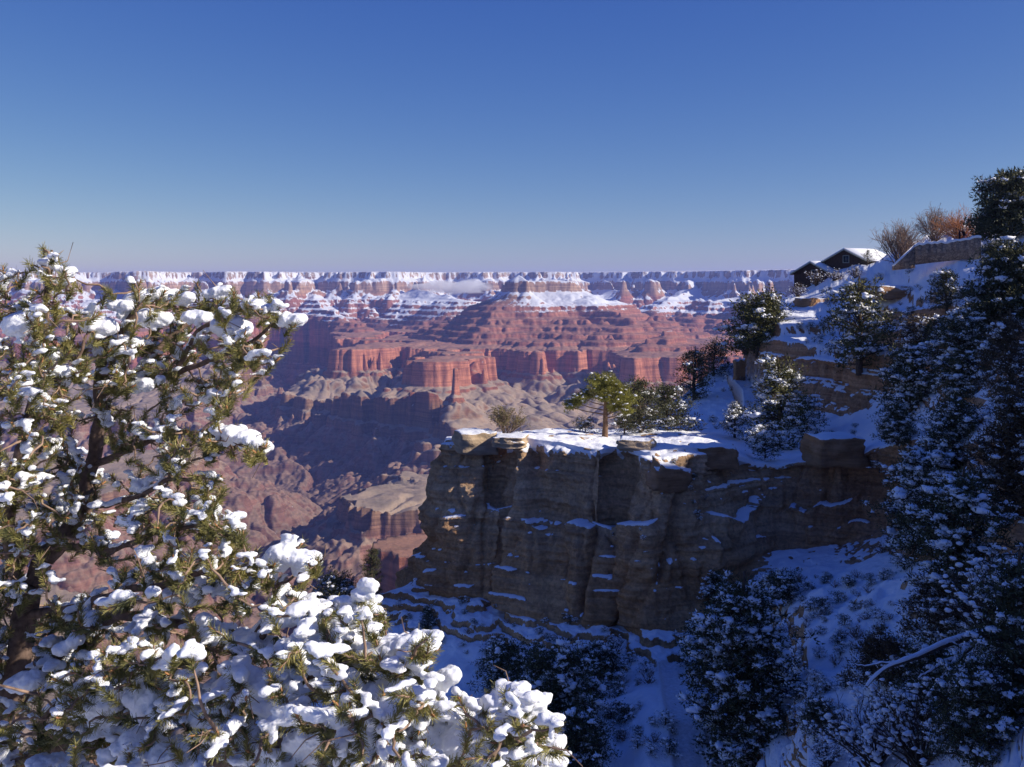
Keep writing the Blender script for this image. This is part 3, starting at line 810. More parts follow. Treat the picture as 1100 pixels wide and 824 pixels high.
def tree_parts(H, R_, rng, form='pinyon', nl=34, npc=18, snow=0.5, lean=0.0, t0=0.12, leaf=1.0, clump=1.0, snowsub=1, per=6):
    """returns MBs: trunk, crown, snow ; H height, R_ crown radius (m)"""
    tr, cr, sn = MB(), MB(), MB()
    k = np.linspace(0, 1, 7)
    wob = np.cumsum(rng.normal(size=(7, 2)) * 0.035 * H, axis=0) * 0.35; wob -= wob[0]
    tp = np.stack([wob[:, 0] + lean * H * k, wob[:, 1], k * H * 0.93 - 0.15], -1)
    rad = 0.034 * H * (1 - 0.85 * k) + 0.01
    tr.tube(tp, rad, 7)
    cen, rr_ = [], []
    def prof(t):
        if form == 'pinyon': return np.sin(np.pi * min(1, 0.18 + 0.80 * t)) ** 0.7 * (1 - 0.25 * t)
        if form == 'dome': return math.sqrt(max(0.02, 1 - (t * 0.98) ** 2))
        if form == 'cone': return (1 - t) ** 0.8 * 0.95 + 0.08
        if form == 'top': return np.sin(np.pi * (0.12 + 0.82 * t)) ** 0.8
    for i in range(nl):
        t = (i + rng.random()) / nl
        h = t0 + (0.97 - t0) * t
        base = np.array([np.interp(h, k, tp[:, 0]), np.interp(h, k, tp[:, 1]), np.interp(h * 0.9, k, tp[:, 2])])
        az = i * 2.4 + rng.normal() * 0.5
        L = R_ * prof(t) * rng.uniform(0.7, 1.12)
        el = rng.uniform(0.05, 0.45) + 0.5 * t
        d = np.array([math.cos(az) * math.cos(el), math.sin(az) * math.cos(el), math.sin(el)])
        q = np.linspace(0, 1, 5)[:, None]
        lp = base + d * L * q + np.array([0, 0, -0.10 * L]) * q ** 2 + rng.normal(size=(5, 3)) * 0.04 * L * q
        tr.tube(lp, np.linspace(0.012 * H * (0.5 + 0.5 * L / R_), 0.003 * H, 5), 4, cap=False)
        m_ = max(2, int(per * (0.5 + L / R_ * 0.6)))
        u = 0.28 + 0.72 * rng.random(m_) ** 0.75
        c = np.stack([np.interp(u, q[:, 0], lp[:, j]) for j in range(3)], -1)
        off = rng.normal(size=(m_, 3)) * 0.16 * R_ * np.array([1, 1, 0.6])
        c2 = c + off
        for a, b in zip(c, c2):
            if rng.random() < 0.5: tr.tube(np.array([a, (a + b) / 2 + rng.normal(size=3) * 0.02 * H, b]), 0.003 * H, 3, cap=False)
        cen.append(c2); rr_.append(np.full(m_, 0.13 * R_ * clump) * rng.uniform(0.7, 1.4, m_))
    cen = np.concatenate(cen); rr_ = np.concatenate(rr_)
    leaves(cr, cen, rr_ * 1.25, npc, 0.085 * R_ * leaf, 0.036 * R_ * leaf, rng)
    ns = rng.random(len(cen)) < snow
    cs = cen[ns]; rs = rr_[ns] * np.clip(np.exp(rng.normal(size=ns.sum()) * 0.4), 0.4, 1.45)
    top = cs + np.array([0, 0, 0.4]) * rs[:, None]
    shp = ICO1 if snowsub == 1 else ICO2
    inst(sn, shp, top, np.stack([rs * rng.uniform(0.5, 0.9, len(rs)), rs * 0.5, rs * 0.32], -1), rng, 0.16)
    m2 = 4
    c3 = np.repeat(top, m2, 0) + rng.normal(size=(len(top) * m2, 3)) * np.repeat(rs, m2)[:, None] * np.array([0.55, 0.55, 0.16]) - np.array([0, 0, 0.08]) * np.repeat(rs, m2)[:, None]
    r3 = np.repeat(rs, m2) * rng.uniform(0.12, 0.42, len(c3))
    inst(sn, ICO1, c3, np.stack([r3 * rng.uniform(0.8, 1.6, len(r3)), r3 * 0.9, r3 * 0.6], -1), rng, 0.16)
    # thin frosting of snow caught among the leaves
    if len(cs): leaves(sn, top - np.array([0, 0, 0.15]) * rs[:, None], rs * 1.1, 10, 0.06 * R_ * leaf, 0.05 * R_ * leaf, rng, up=0.1, flat=0.5)
    return tr, cr, sn

def make_tree(name, label, cat, H, R_, seed, leafm=None, group=None, bark=None, **kw):
    rng = np.random.default_rng(seed)
    root = empty(name); tag(root, label, cat, group)
    tr, cr, sn = tree_parts(H, R_, rng, **kw)
    tr.build('trunk', bark or M_BARKD, root)
    cr.build('crown', leafm or M_JUN, root)
    if sn.v: tag(sn.build('snow_load', M_SNOW, root, True), kind='stuff')
    return root

def copy_thing(root, label=None):
    c = root.copy(); col.objects.link(c)
    for ch in root.children:
        d = ch.copy(); col.objects.link(d); d.parent = c
    if label: c['label'] = label
    return c

def place(o, px, py, hpx, H, rz=0.0, Y=None, dz=0.0, wide=1.0):
    g = ground(px, py) if Y is None else W(px, py, Y)
    s = hpx / FPX * g[1] / H
    o.location = (g[0], g[1], g[2] + dz); o.scale = (s * wide, s * wide, s); o.rotation_euler = (0, 0, rz)
    return g, s

# bare branching shrubs
def twig_shrub(H, R_, rng, n=26, sub=6, rad=0.012, up=0.7, snow=0.0):
    mb, sn = MB(), MB(); pts = []
    for i in range(n):
        az = rng.random() * 6.283; sp = rng.random() ** 0.6
        d = unit(np.array([math.cos(az) * sp * R_, math.sin(az) * sp * R_, H * rng.uniform(0.5, 1.0) * (1.05 - 0.45 * sp ** 2)]))
        L = H * rng.uniform(0.75, 1.08) * (1 - 0.12 * sp)
        q = np.linspace(0, 1, 5)[:, None]
        b = d * L * q + rng.normal(size=(5, 3)) * 0.045 * H * q; b[:, :2] += rng.normal(size=2) * 0.08 * R_
        b[0, 2] = -0.1
        mb.tube(b, np.linspace(rad * 1.6, rad * 0.6, 5) * H, 4, cap=False)
        for j in range(sub):
            u = rng.uniform(0.3, 0.95)
            s0 = np.array([np.interp(u, q[:, 0], b[:, c]) for c in range(3)])
            dd = unit(d + rng.normal(size=3) * 0.65 + np.array([0, 0, 0.2])) * H * rng.uniform(0.15, 0.38) * (1.15 - u * 0.5)
            t = np.array([s0, s0 + dd * 0.5 + rng.normal(size=3) * 0.015 * H, s0 + dd])
            mb.tube(t, np.array([0.6, 0.45, 0.3]) * rad * H, 3, cap=False)
            pts.append(t[1]); pts.append(t[2])
            for w in range(3):
                e = t[1] + (t[2] - t[1]) * rng.random(); dv = unit(dd + rng.normal(size=3) * 0.08 * H) * H * rng.uniform(0.07, 0.16)
                mb.tube(np.array([e, e + dv]), 0.3 * rad * H, 3, cap=False); pts.append(e + dv)
    pts = np.array(pts)
    if snow > 0:
        c = pts[rng.random(len(pts)) < snow]
        r = 0.035 * H * rng.uniform(0.5, 1.4, len(c))
        inst(sn, ICO1, c + np.array([0, 0, 1]) * r[:, None] * 0.4, np.stack([r * 1.3, r, r * 0.6], -1), rng)
    return mb, sn, pts

def make_shrub(name, label, cat, H, R_, seed, mat, group=None, leaf=None, nleaf=0, **kw):
    rng = np.random.default_rng(seed)
    root = empty(name); tag(root, label, cat, group)
    mb, sn, pts = twig_shrub(H, R_, rng, **kw)
    mb.build('branches', mat, root)
    if leaf is not None:
        lf = MB(); leaves(lf, pts, np.full(len(pts), 0.05 * H), nleaf, 0.05 * H, 0.022 * H, rng)
        lf.build('foliage', leaf, root)
    if sn.v: tag(sn.build('snow_load', M_SNOW, root, True), kind='stuff')
    return root
# ------------------------------------------------------------------ trees that stand alone or can be told apart
def T(name, label, px, py, hpx, wpx, seed, H=6.0, leafm=None, Y=None, dz=0.0, rz=0.0, group=None, **kw):
    """a tree whose crown is about wpx wide and hpx high in the photograph"""
    R_ = H * wpx / hpx / 2.0
    o = make_tree(name, label, 'tree', H, R_, seed, leafm, group, **kw)
    place(o, px, py, hpx * 1.1, H, rz, Y, dz)
    return o
# sunlit pine at the edge of the headland: bare trunk, flat topped crown
def sun_pine():
    rng = np.random.default_rng(3)
    H = 6.6
    root = empty('pine_tree'); tag(root, 'sunlit yellow green pine with a bare trunk on the flat snowy clifftop', 'tree')
    tr, cr, sn = MB(), MB(), MB()
    tp = np.array([[0, 0, -0.2], [0.06, 0, 1.2], [0.05, 0, 2.4], [0.12, 0, 3.6], [0.05, 0, 4.8], [0, 0, 5.8]])
    tr.tube(tp, [0.34, 0.26, 0.22, 0.18, 0.12, 0.05], 8)
    lobes = [(-3.0, 0.3, 3.4, 0.75, 1), (-2.3, -0.5, 3.9, 0.8, 0), (-1.4, 0.5, 4.2, 0.8, 0), (-0.6, -0.7, 5.0, 1.0, 2), (0.1, 0.5, 5.7, 1.0, 2), (0.7, -0.6, 5.2, 1.0, 2), (1.4, 0.2, 4.7, 1.0, 2),
             (1.9, -0.5, 4.0, 0.95, 2), (2.4, 0.5, 3.6, 0.8, 2), (1.2, -0.8, 3.7, 0.9, 2), (0.4, 0.9, 4.6, 0.9, 2), (1.7, 0.8, 2.9, 0.7, 2), (0.9, 0.2, 2.8, 0.7, 2), (2.2, -0.2, 2.6, 0.55, 2), (-0.9, 0.8, 5.5, 0.7, 2), (-0.2, -1.0, 4.1, 0.8, 2), (-3.6, 0.0, 3.0, 0.5, 1)]
    allc, allr = [], []
    for x, y, z, r, k in lobes:
        b = np.array([np.interp(min(z - 0.8, 5.2), tp[:, 2], tp[:, 0]), 0, min(z - 0.8, 5.2)])
        e = np.array([x, y, z])
        tr.tube(np.array([b, (b + e) / 2 + np.array([0, 0, -0.1]), e]), [0.07, 0.05, 0.02], 5, cap=False)
        n = int(64 * r)
        c = e + rng.normal(size=(n, 3)) * r * np.array([0.5, 0.5, 0.33])
        allc.append(c); allr.append(np.full(n, 0.24))
        m_ = rng.random(n) < (0.30 if k < 2 else 0.10)
        cc = c[m_] + np.array([0, 0, 0.15]); rs = rng.uniform(0.08, 0.2, m_.sum())
        inst(sn, ICO1, cc, np.stack([rs * 1.5, rs, rs * 0.55], -1), rng)
    leaves(cr, np.concatenate(allc), np.concatenate(allr), 34, 0.20, 0.055, rng, up=0.6)
    tr.build('trunk', M_BARK, root); cr.build('crown', M_SUNPINE, root); tag(sn.build('snow_load', M_SNOW, root, True), kind='stuff')
    place(root, 650, 467, 74, H + 0.3)
sun_pine()
o = make_shrub('shrub', 'thin olive brown shrub near the tip of the snowy headland', 'shrub', 2.2, 1.25, 8, M_TWIG, leaf=M_OLIVE, nleaf=4, n=24, sub=7, rad=0.010)
place(o, 543, 467, 33, 2.2)
T('juniper', 'low dark juniper just left of the sunlit pine trunk', 630, 463, 13, 30, 20, 2.2, form='dome', nl=20, snow=0.2)
T('pinyon_pine', 'dark pinyon right beside the sunlit pine, taller of the clifftop pair', 690, 463, 60, 50, 21, form='pinyon', nl=44, npc=26, snow=0.10, t0=0.05)
T('pinyon_pine', 'broad dark pinyon behind the clifftop, between the sunlit pine and the snowy slope', 717, 460, 47, 56, 22, form='dome', nl=44, npc=26, snow=0.14, t0=0.04)
T('juniper', 'small dark juniper in front of the two clifftop pinyons', 672, 465, 22, 34, 23, 3.0, form='dome', nl=26, snow=0.15)
T('pinyon_pine', 'dark upright pinyon at the left edge of the snowy trail slope', 745, 428, 58, 42, 24, form='pinyon', nl=44, npc=26, snow=0.06, t0=0.05)
T('pinyon_pine', 'dark pinyon behind the hiker, reaching over the trail edge', 766, 402, 38, 38, 25, form='dome', nl=36, npc=24, snow=0.06, t0=0.05)
T('pinyon_pine', 'large sun touched pinyon crowning the cliff corner above the hiker', 812, 382, 64, 72, 26, form='dome', nl=60, npc=30, snow=0.14, leafm=M_PIN, t0=0.10)
o = make_shrub('snowy_thicket', 'bare snow lined bushes hanging over the trail beside the hiker', 'shrub', 3, 2.2, 31, M_TWIG, n=30, sub=6, snow=0.30)
place(o, 800, 380, 26, 3)
T('pinyon_pine', 'tall pinyon with a sunlit snowy tip before the brown cliff band', 835, 480, 100, 70, 27, 8.0, form='pinyon', nl=52, npc=24, snow=0.40, t0=0.06, leafm=M_PIN, per=7)
T('juniper', 'small snow dotted juniper left of the tall sunlit tip pinyon', 791, 469, 40, 36, 28, 3.5, form='pinyon', nl=36, snow=0.45)
T('juniper', 'snowy juniper at the right foot of the tall sunlit tip pinyon', 862, 470, 48, 46, 29, 4, form='dome', nl=40, snow=0.5)
T('juniper', 'snow speckled juniper on the rim notch below the tall pinyon', 822, 492, 34, 44, 30, 3.5, form='dome', nl=34, snow=0.5)
T('pinyon_pine', 'green gold sunlit pinyon spreading in front of the upper rock bench', 922, 402, 104, 74, 32, 9.0, form='pinyon', nl=46, npc=22, snow=0.28, t0=0.10, leafm=M_PIN, per=7)
T('juniper', 'round dark juniper on the snow slope below the stone wall', 1016, 335, 46, 40, 33, 5, form='dome', nl=46, npc=24, snow=0.22)
T('conifer', 'big dark conifer on the skyline at the right edge, behind the stone wall', 1084, 256, 70, 78, 34, 10, form='dome', nl=80, npc=34, snow=0.12, t0=0.06, per=8, clump=0.85)
T('conifer', 'dark conifer standing in front of the skyline one, below the wall end', 1088, 345, 80, 84, 35, 10, form='dome', nl=90, npc=34, snow=0.26, t0=0.02, per=8, clump=0.8)
T('conifer', 'tiny dark conifer top showing behind the lodge roof', 930, 284, 18, 16, 36, 4, form='cone', nl=22, snow=0.1)
for k, (px, py, hp, lab) in enumerate([(876, 306, 18, 'dark leafless brush below the left eave of the lodge'), (896, 300, 13, 'leafless brush under the front gable of the lodge'), (918, 297, 13, 'leafless brush under the rear gable of the lodge'), (858, 318, 14, 'dark brush at the outer corner of the lodge bluff')]):
    o = make_shrub('shrub', lab, 'shrub', 3, 2.6, 350 + k, M_BARKD, n=34, sub=6, rad=0.012, snow=0.12)
    place(o, px, py, hp, 3)
o = make_shrub('shrub', 'round grey brown bare shrub on the skyline between lodge and stone wall', 'shrub', 4, 2.2, 37, M_TWIG, n=60, sub=9, rad=0.007)
place(o, 966, 284, 46, 4)
o = make_shrub('shrub', 'purplish brown bare shrub behind the stone wall', 'shrub', 4, 2.6, 38, M_TWIG, n=60, sub=8, rad=0.007)
place(o, 1003, 262, 36, 4)
o = make_shrub('shrub', 'orange brown leafy shrub behind the stone wall on the skyline', 'shrub', 4, 3.0, 39, M_TWIGO, n=60, sub=9, rad=0.007)
place(o, 1030, 258, 35, 4, 0.4)

# the dense snowy wood down the right side
RT = [  # px, py, hpx, wpx, form, snow, label
    (978, 440, 72, 74, 'dome', 0.55, 'juniper with bright snow clumps at the right end of the upper snow shelf'),
    (1030, 430, 95, 90, 'dome', 0.45, 'snow clumped juniper between the skyline conifers and the long snow shelf'),
    (1085, 440, 110, 80, 'pinyon', 0.2, 'dark tree on the right edge level with the brown cliff band'),
    (962, 478, 44, 46, 'dome', 0.35, 'dark juniper just above the square brown boulder'),
    (1022, 520, 96, 90, 'dome', 0.35, 'dark broad juniper right of the square brown boulder'),
    (1080, 560, 150, 110, 'pinyon', 0.25, 'tall dark pinyon on the right edge halfway down'),
    (990, 590, 118, 112, 'pinyon', 0.75, 'heavily snow loaded juniper overhanging the right end of the great cliff'),
    (1040, 650, 150, 130, 'pinyon', 0.35, 'dark snow flecked tree behind the fallen snowy branch'),
    (1008, 690, 72, 78, 'dome', 0.5, 'snowy juniper left of the fallen branch at the slope edge'),
    (1090, 770, 180, 130, 'pinyon', 0.25, 'large dark tree filling the lower right corner edge'),
    (1000, 780, 90, 100, 'dome', 0.3, 'dark juniper under the fallen snowy branch'),
    (952, 735, 50, 80, 'dome', 0.12, 'rusty dark juniper jutting left over the snow slope'),
    (1050, 824, 110, 120, 'dome', 0.35, 'snow flecked juniper at the bottom edge right of the bare thicket'),
    (1068, 292, 34, 40, 'dome', 0.25, 'dark juniper hugging the end of the stone wall'),
    (990, 390, 50, 60, 'dome', 0.45, 'snowy juniper under the stone wall slope, above the snow clumped pair'),
    (1050, 385, 60, 70, 'dome', 0.35, 'snowy dark juniper below the wall end conifer'),
]
for k, (px, py, hp, wp, fm, sn_, lab) in enumerate(RT):
    T('juniper' if fm == 'dome' else 'pinyon_pine', lab, px, py, hp, wp * 0.88, 100 + k, 7.0, leafm=M_RUST if k % 3 == 2 else M_JUN, form=fm, nl=int(40 + hp * 0.28), npc=30, snow=sn_, t0=0.02, per=8, clump=0.72 if hp > 80 else 0.9, leaf=0.75 if hp > 80 else 1.0, snowsub=2 if hp > 80 else 1)
# the big snowy juniper by the lower trail
T('juniper', 'large snow loaded juniper standing right of the lower trail', 795, 822, 205, 128, 60, 8, form='pinyon', nl=110, npc=36, snow=0.62, t0=0.03, per=9, clump=0.62, leaf=0.7, snowsub=2)
LT = [
    (752, 716, 52, 52, 'dome', 0.6, 'snowy juniper at the upper left side of the large trailside juniper'),
    (596, 768, 66, 96, 'dome', 0.30, 'dark snow dotted juniper under the wall, above the end of the snowy foreground bough'),
    (548, 745, 50, 70, 'dome', 0.32, 'snow dotted juniper at the left of the dark thicket under the wall'),
    (618, 830, 60, 80, 'dome', 0.22, 'dark juniper at the bottom edge left of the lower trail'),
    (640, 730, 34, 60, 'dome', 0.35, 'low snow dotted juniper on the ledge foot at the centre of the gully'),
    (458, 676, 26, 22, 'cone', 0.15, 'small dark fir on the snowy ledges at the left foot of the great cliff'),
    (355, 655, 42, 56, 'dome', 0.30, 'dark snow dotted bush beyond the foreground bough, left of the ledges'),
    (400, 640, 58, 26, 'pinyon', 0.0, 'slim dark pinyon against the canyon at the left corner of the great cliff'),
    (770, 650, 38, 34, 'dome', 0.6, 'snowy bush clinging to the foot of the great cliff above the large juniper'),
    (840, 650, 36, 50, 'dome', 0.55, 'snowy bush at the top of the open snow slope'),
    (880, 790, 36, 46, 'dome', 0.25, 'greyish juniper bush on the lower snow slope right of the large juniper'),
]
for k, (px, py, hp, wp, fm, sn_, lab) in enumerate(LT):
    T('juniper' if fm != 'cone' else 'fir_tree', lab, px, py, hp, wp, 200 + k, 5.0, form=fm, nl=int(44 + hp * 0.3), npc=30, snow=sn_, t0=0.02, per=7, clump=0.8, leaf=0.85)
# bare thickets low right
for k, (px, py, hp, lab) in enumerate([(940, 824, 80, 'bare dark brush at the bottom of the snow slope'), (885, 824, 34, 'smaller bare brush left of the dark bottom brush'), (985, 824, 80, 'bare twiggy brush with snow right of the slope bottom'),
                                        (1070, 690, 90, 'bare grey twigs with snow above the fallen branch at the right edge'), (660, 700, 20, 'bare twiggy brush on the central ledges')]):
    o = make_shrub('bare_brush', lab, 'shrub', 3, 2.1, 300 + k, M_BARKD, n=34, sub=7, rad=0.010, snow=0.22)
    place(o, px, py, hp, 3)

# ------------------------------------------------------------------ small look-alike brush, scattered by kind
protoA = make_tree('low_shrub', 'low dark shrub poking through the shaded snow', 'shrub', 1.0, 0.75, 401, M_JUN, 'small dark shrubs in the shaded snow', form='dome', nl=14, npc=14, snow=0.45, per=4, clump=1.5, leaf=1.6)
protoB = make_tree('low_shrub', 'low dark shrub poking through the shaded snow', 'shrub', 1.0, 0.55, 402, M_JUN, 'small dark shrubs in the shaded snow', form='dome', nl=12, npc=14, snow=0.7, per=4, clump=1.6, leaf=1.6)
protoC = make_shrub('dry_brush', 'small dry brown brush sticking out of the snow', 'shrub', 0.9, 0.7, 403, M_TWIG, 'small dry brush in the snow', n=14, sub=4, rad=0.018, snow=0.1)
first = {0: True, 1: True, 2: True}
protos = [protoA, protoB, protoC]
rg = np.random.default_rng(77)
AREAS = [  # polygon (photo px), count, size range m
    ([(825, 620), (955, 612), (960, 690), (900, 760), (850, 790), (835, 700)], 120, (0.5, 1.3)),
    ([(740, 440), (800, 405), (805, 462), (735, 462)], 16, (0.5, 1.3)),
    ([(480, 690), (700, 700), (720, 800), (600, 815)], 60, (0.6, 1.6)),
    ([(650, 720), (715, 735), (725, 815), (640, 815)], 14, (0.6, 1.4)),
    ([(420, 640), (560, 650), (700, 690), (690, 705), (440, 690)], 36, (0.4, 1.0)),
    ([(880, 300), (1050, 290), (1050, 350), (870, 345)], 44, (0.7, 1.8)),
    ([(840, 440), (930, 430), (920, 490), (830, 485)], 14, (0.5, 1.1)),
    ([(700, 480), (800, 490), (790, 540), (720, 580), (640, 580)], 14, (0.4, 1.0)),
    ([(860, 345), (950, 350), (940, 385), (830, 375)], 12, (0.7, 1.6)),
    ([(940, 500), (1090, 450), (1090, 820), (960, 820)], 46, (0.8, 1.9)),
]
def inpoly(x, y, P):
    c = False
    for (x1, y1), (x2, y2) in zip(P, P[1:] + P[:1]):
        if (y1 > y) != (y2 > y) and x < (x2 - x1) * (y - y1) / (y2 - y1) + x1: c = not c
    return c
for P, n, (s0, s1) in AREAS:
    xs_ = [p[0] for p in P]; ys_ = [p[1] for p in P]; k = 0
    while k < n:
        x, y = rg.uniform(min(xs_), max(xs_)), rg.uniform(min(ys_), max(ys_))
        if not inpoly(x, y, P): continue
        k += 1
        w = rg.choice(3, p=[0.45, 0.3, 0.25])
        if first[w]: o = protos[w]; first[w] = False
        else: o = copy_thing(protos[w])
        g = ground(x, y); s = rg.uniform(s0, s1)
        o.location = (g[0], g[1], g[2] - 0.05); o.scale = (s * rg.uniform(0.9, 1.4), s * rg.uniform(0.9, 1.4), s); o.rotation_euler = (0, 0, rg.random() * 6.28)
# ------------------------------------------------------------------ lodge on the skyline
M_WOOD = simple('dark_brown_boards', (0.085, 0.050, 0.034), 0.85, 0.3, 2.0)
M_TRIM = simple('pale_green_trim', (0.42, 0.42, 0.33), 0.8, 0.12, 3)
M_PANE = Mat('window_glass', 0.12, 0.5); M_PANE.col((0.03, 0.035, 0.04)); M_PANE = M_PANE.m
M_ROOF = simple('dark_shingles', (0.10, 0.075, 0.06), 0.9, 0.3, 3)
def stone_mat():
    m = Mat('rubble_stone', 0.95, 0.1)
    P = m.objpos()
    v = m.n.new('ShaderNodeTexVoronoi'); v.feature = 'DISTANCE_TO_EDGE'; v.inputs['Scale'].default_value = 1.1; m.l.new(m.scale(P, (1, 1, 1.7)), v.inputs['Vector'])
    v2 = m.n.new('ShaderNodeTexVoronoi'); v2.inputs['Scale'].default_value = 1.1; m.l.new(m.scale(P, (1, 1, 1.7)), v2.inputs['Vector'])
    c = m.mix(m.mapr(m.sep(v2.outputs['Color'])[0], 0, 1), (0.26, 0.17, 0.12), (0.50, 0.34, 0.22))
    c = m.mix(m.mapr(v.outputs['Distance'], 0.0, 0.07), (0.10, 0.075, 0.06), c)
    m.col(c); m.bump(v.outputs['Distance'], 0.8, 0.2)
    return m.m
M_STONE = stone_mat()

def gabled(root, w, L, z0, ze, za, ox, oy):
    """one gabled wing in the lodge's own axes: x across, y along the ridge"""
    h = w / 2
    mb = MB()
    pr = [(-h, z0), (h, z0), (h, ze), (0, za), (-h, ze)]
    v = [(ox + x, oy, z) for x, z in pr] + [(ox + x, oy + L, z) for x, z in pr]
    mb.add(v, [[0, 1, 6, 5], [1, 2, 7, 6], [4, 0, 5, 9]])
    mb.add([v[i] for i in (0, 1, 2, 4)], [[0, 1, 2, 3]]); mb.add([v[i] for i in (4, 2, 3)], [[0, 1, 2]])
    mb.add([v[i] for i in (5, 6, 7, 9)], [[3, 2, 1, 0]]); mb.add([v[i] for i in (9, 7, 8)], [[2, 1, 0]])
    mb.build('wall', M_WOOD, root)
    def slopes(t0, t1, ov, yo):
        q = MB()
        s = (za - ze) / h
        for sg in (-1, 1):
            xe = h + ov
            a = np.array([[0, za + t0], [sg * xe, za - s * xe + t0], [sg * xe, za - s * xe + t1], [0, za + t1]])
            c = [(ox + x, oy - yo, z) for x, z in a] + [(ox + x, oy + L + yo, z) for x, z in a]
            q.add(c, [[0, 1, 2, 3], [4, 7, 6, 5], [0, 4, 5, 1], [3, 2, 6, 7], [1, 5, 6, 2]])
        return q
    slopes(0.02, 0.24, 0.8, 0.7).build('roof', M_ROOF, root)
    sl = slopes(0.245, 0.52, 0.78, 0.66).build('roof_snow', M_SNOW, root)
    # bargeboards
    s = (za - ze) / h; q = MB()
    for sg in (-1, 1):
        xe = h + 0.85
        a = [(0, za + 0.26), (sg * xe, za - s * xe + 0.26), (sg * xe, za - s * xe - 0.06), (0, za - 0.06)]
        c = [(ox + x, oy - 0.74, z) for x, z in a] + [(ox + x, oy - 0.70, z) for x, z in a]
        q.add(c, [[0, 1, 2, 3], [4, 7, 6, 5], [0, 4, 5, 1], [3, 2, 6, 7], [1, 5, 6, 2]])
    q.build('bargeboard', M_TRIM, root)
def window(root, x, y, z, w, h):
    f = MB()
    for sx in (-1, 1): f.box((x + sx * w / 2, y - 0.05, z), (0.16, 0.12, h + 0.16))
    for sz in (-1, 1): f.box((x, y - 0.045, z + sz * h / 2), (w - 0.16, 0.11, 0.16))
    f.box((x, y - 0.03, z), (0.06, 0.06, h - 0.16))
    o = f.build('window', M_TRIM, root)
    p = MB(); p.box((x, y - 0.01, z), (w - 0.1, 0.03, h - 0.1)); p.build('pane', M_PANE, o)
def build_lodge():
    p = W(910, 290, 250)
    root = empty('lodge', p, -math.radians(53)); tag(root, 'dark wooden lodge with two snow covered gable roofs on the skyline', 'house')
    gabled(root, 12.4, 12.5, -3.0, 2.2, 5.1, -0.5, 0.0)
    gabled(root, 11.0, 7.5, -4.5, -0.8, 1.9, -8.2, -3.4)
    window(root, -0.3, 0.0, 2.75, 1.7, 1.8)
    window(root, -7.4, -3.4, -1.0, 1.8, 2.0)
    window(root, 3.2, 0.0, 0.3, 1.6, 1.6)
    ch = MB(); ch.box((2.6, 7.5, 4.4), (1.1, 1.1, 1.7)); 
build_lodge()

# ------------------------------------------------------------------ stone retaining wall with snow on its coping
def build_wall():
    root = empty('stone_wall', (0, 0, 0)); tag(root, 'rubble stone retaining wall with snow on top, below the orange shrub', 'wall')
    pts = [(984, 264, 193), (1000, 262, 190), (1018, 261, 186), (1036, 258, 181), (1054, 255, 176)]
    T_ = np.array([W(*p) for p in pts]); th = 0.9
    Bz = [(HZ - 280) / FPX * 193, (HZ - 278) / FPX * 190, (HZ - 276) / FPX * 186, (HZ - 274) / FPX * 181, (HZ - 274) / FPX * 176]
    q, sn = MB(), MB()
    n = 40
    u = np.linspace(0, 4, n)
    top = np.stack([np.interp(u, range(5), T_[:, k]) for k in range(3)], -1); bz = np.interp(u, range(5), Bz) - 0.8
    wob = 0.28 * n2(u * 4, u * 0, 1.0, 3)
    for off, mb_, z0, z1 in ((0, q, None, 0.0), (0.14, sn, 0.0, 0.42)):
        fr = top.copy(); fr[:, 1] -= off; bk = top.copy(); bk[:, 1] += th + off
        hi = top[:, 2] + wob + z1 + (0.12 * n2(u * 5, u * 0, 1.0, 9) if mb_ is sn else 0)
        lo = bz if z0 is None else top[:, 2] + wob + 0.005
        co = np.stack([np.stack([fr[:, 0], fr[:, 1], lo], -1), np.stack([fr[:, 0], fr[:, 1] + (0.1 if mb_ is sn else 0), hi], -1),
                       np.stack([bk[:, 0], bk[:, 1], hi], -1), np.stack([bk[:, 0], bk[:, 1], lo], -1)], 1)
        mb_.add(co.reshape(-1, 3), [[4 * i + a, 4 * i + 4 + a, 4 * i + 4 + (a + 1) % 4, 4 * i + (a + 1) % 4] for i in range(n - 1) for a in range(4)])
        mb_.add(co[0], [[0, 1, 2, 3]]); mb_.add(co[-1], [[3, 2, 1, 0]])
    q.build('stonework', M_STONE, root); sn.build('snow_cap', M_SNOW, root, True)
    # sloping wing wall at the left end
    w_, s_ = MB(), MB()
    a, b = W(960, 286, 196), W(983, 265, 193.3)
    for mb_, dz0, dz1, g in ((w_, -2.6, 0.0, 0.0), (s_, 0.005, 0.26, 0.06)):
        c = [(a[0], a[1] - g, a[2] + (dz0 if mb_ is s_ else -0.8)), (b[0], b[1] - g, b[2] + (dz0 if mb_ is s_ else -4.2)), (b[0], b[1] - g, b[2] + dz1), (a[0], a[1] - g, a[2] + dz1)]
        c += [(x, y + 0.8 + 2 * g, z) for x, y, z in c]
        mb_.add(c, [[0, 1, 2, 3], [7, 6, 5, 4], [3, 2, 6, 7], [0, 4, 5, 1], [0, 3, 7, 4], [1, 5, 6, 2]])
    w_.build('wing_wall', M_STONE, root); s_.build('snow_cap', M_SNOW, root)
build_wall()

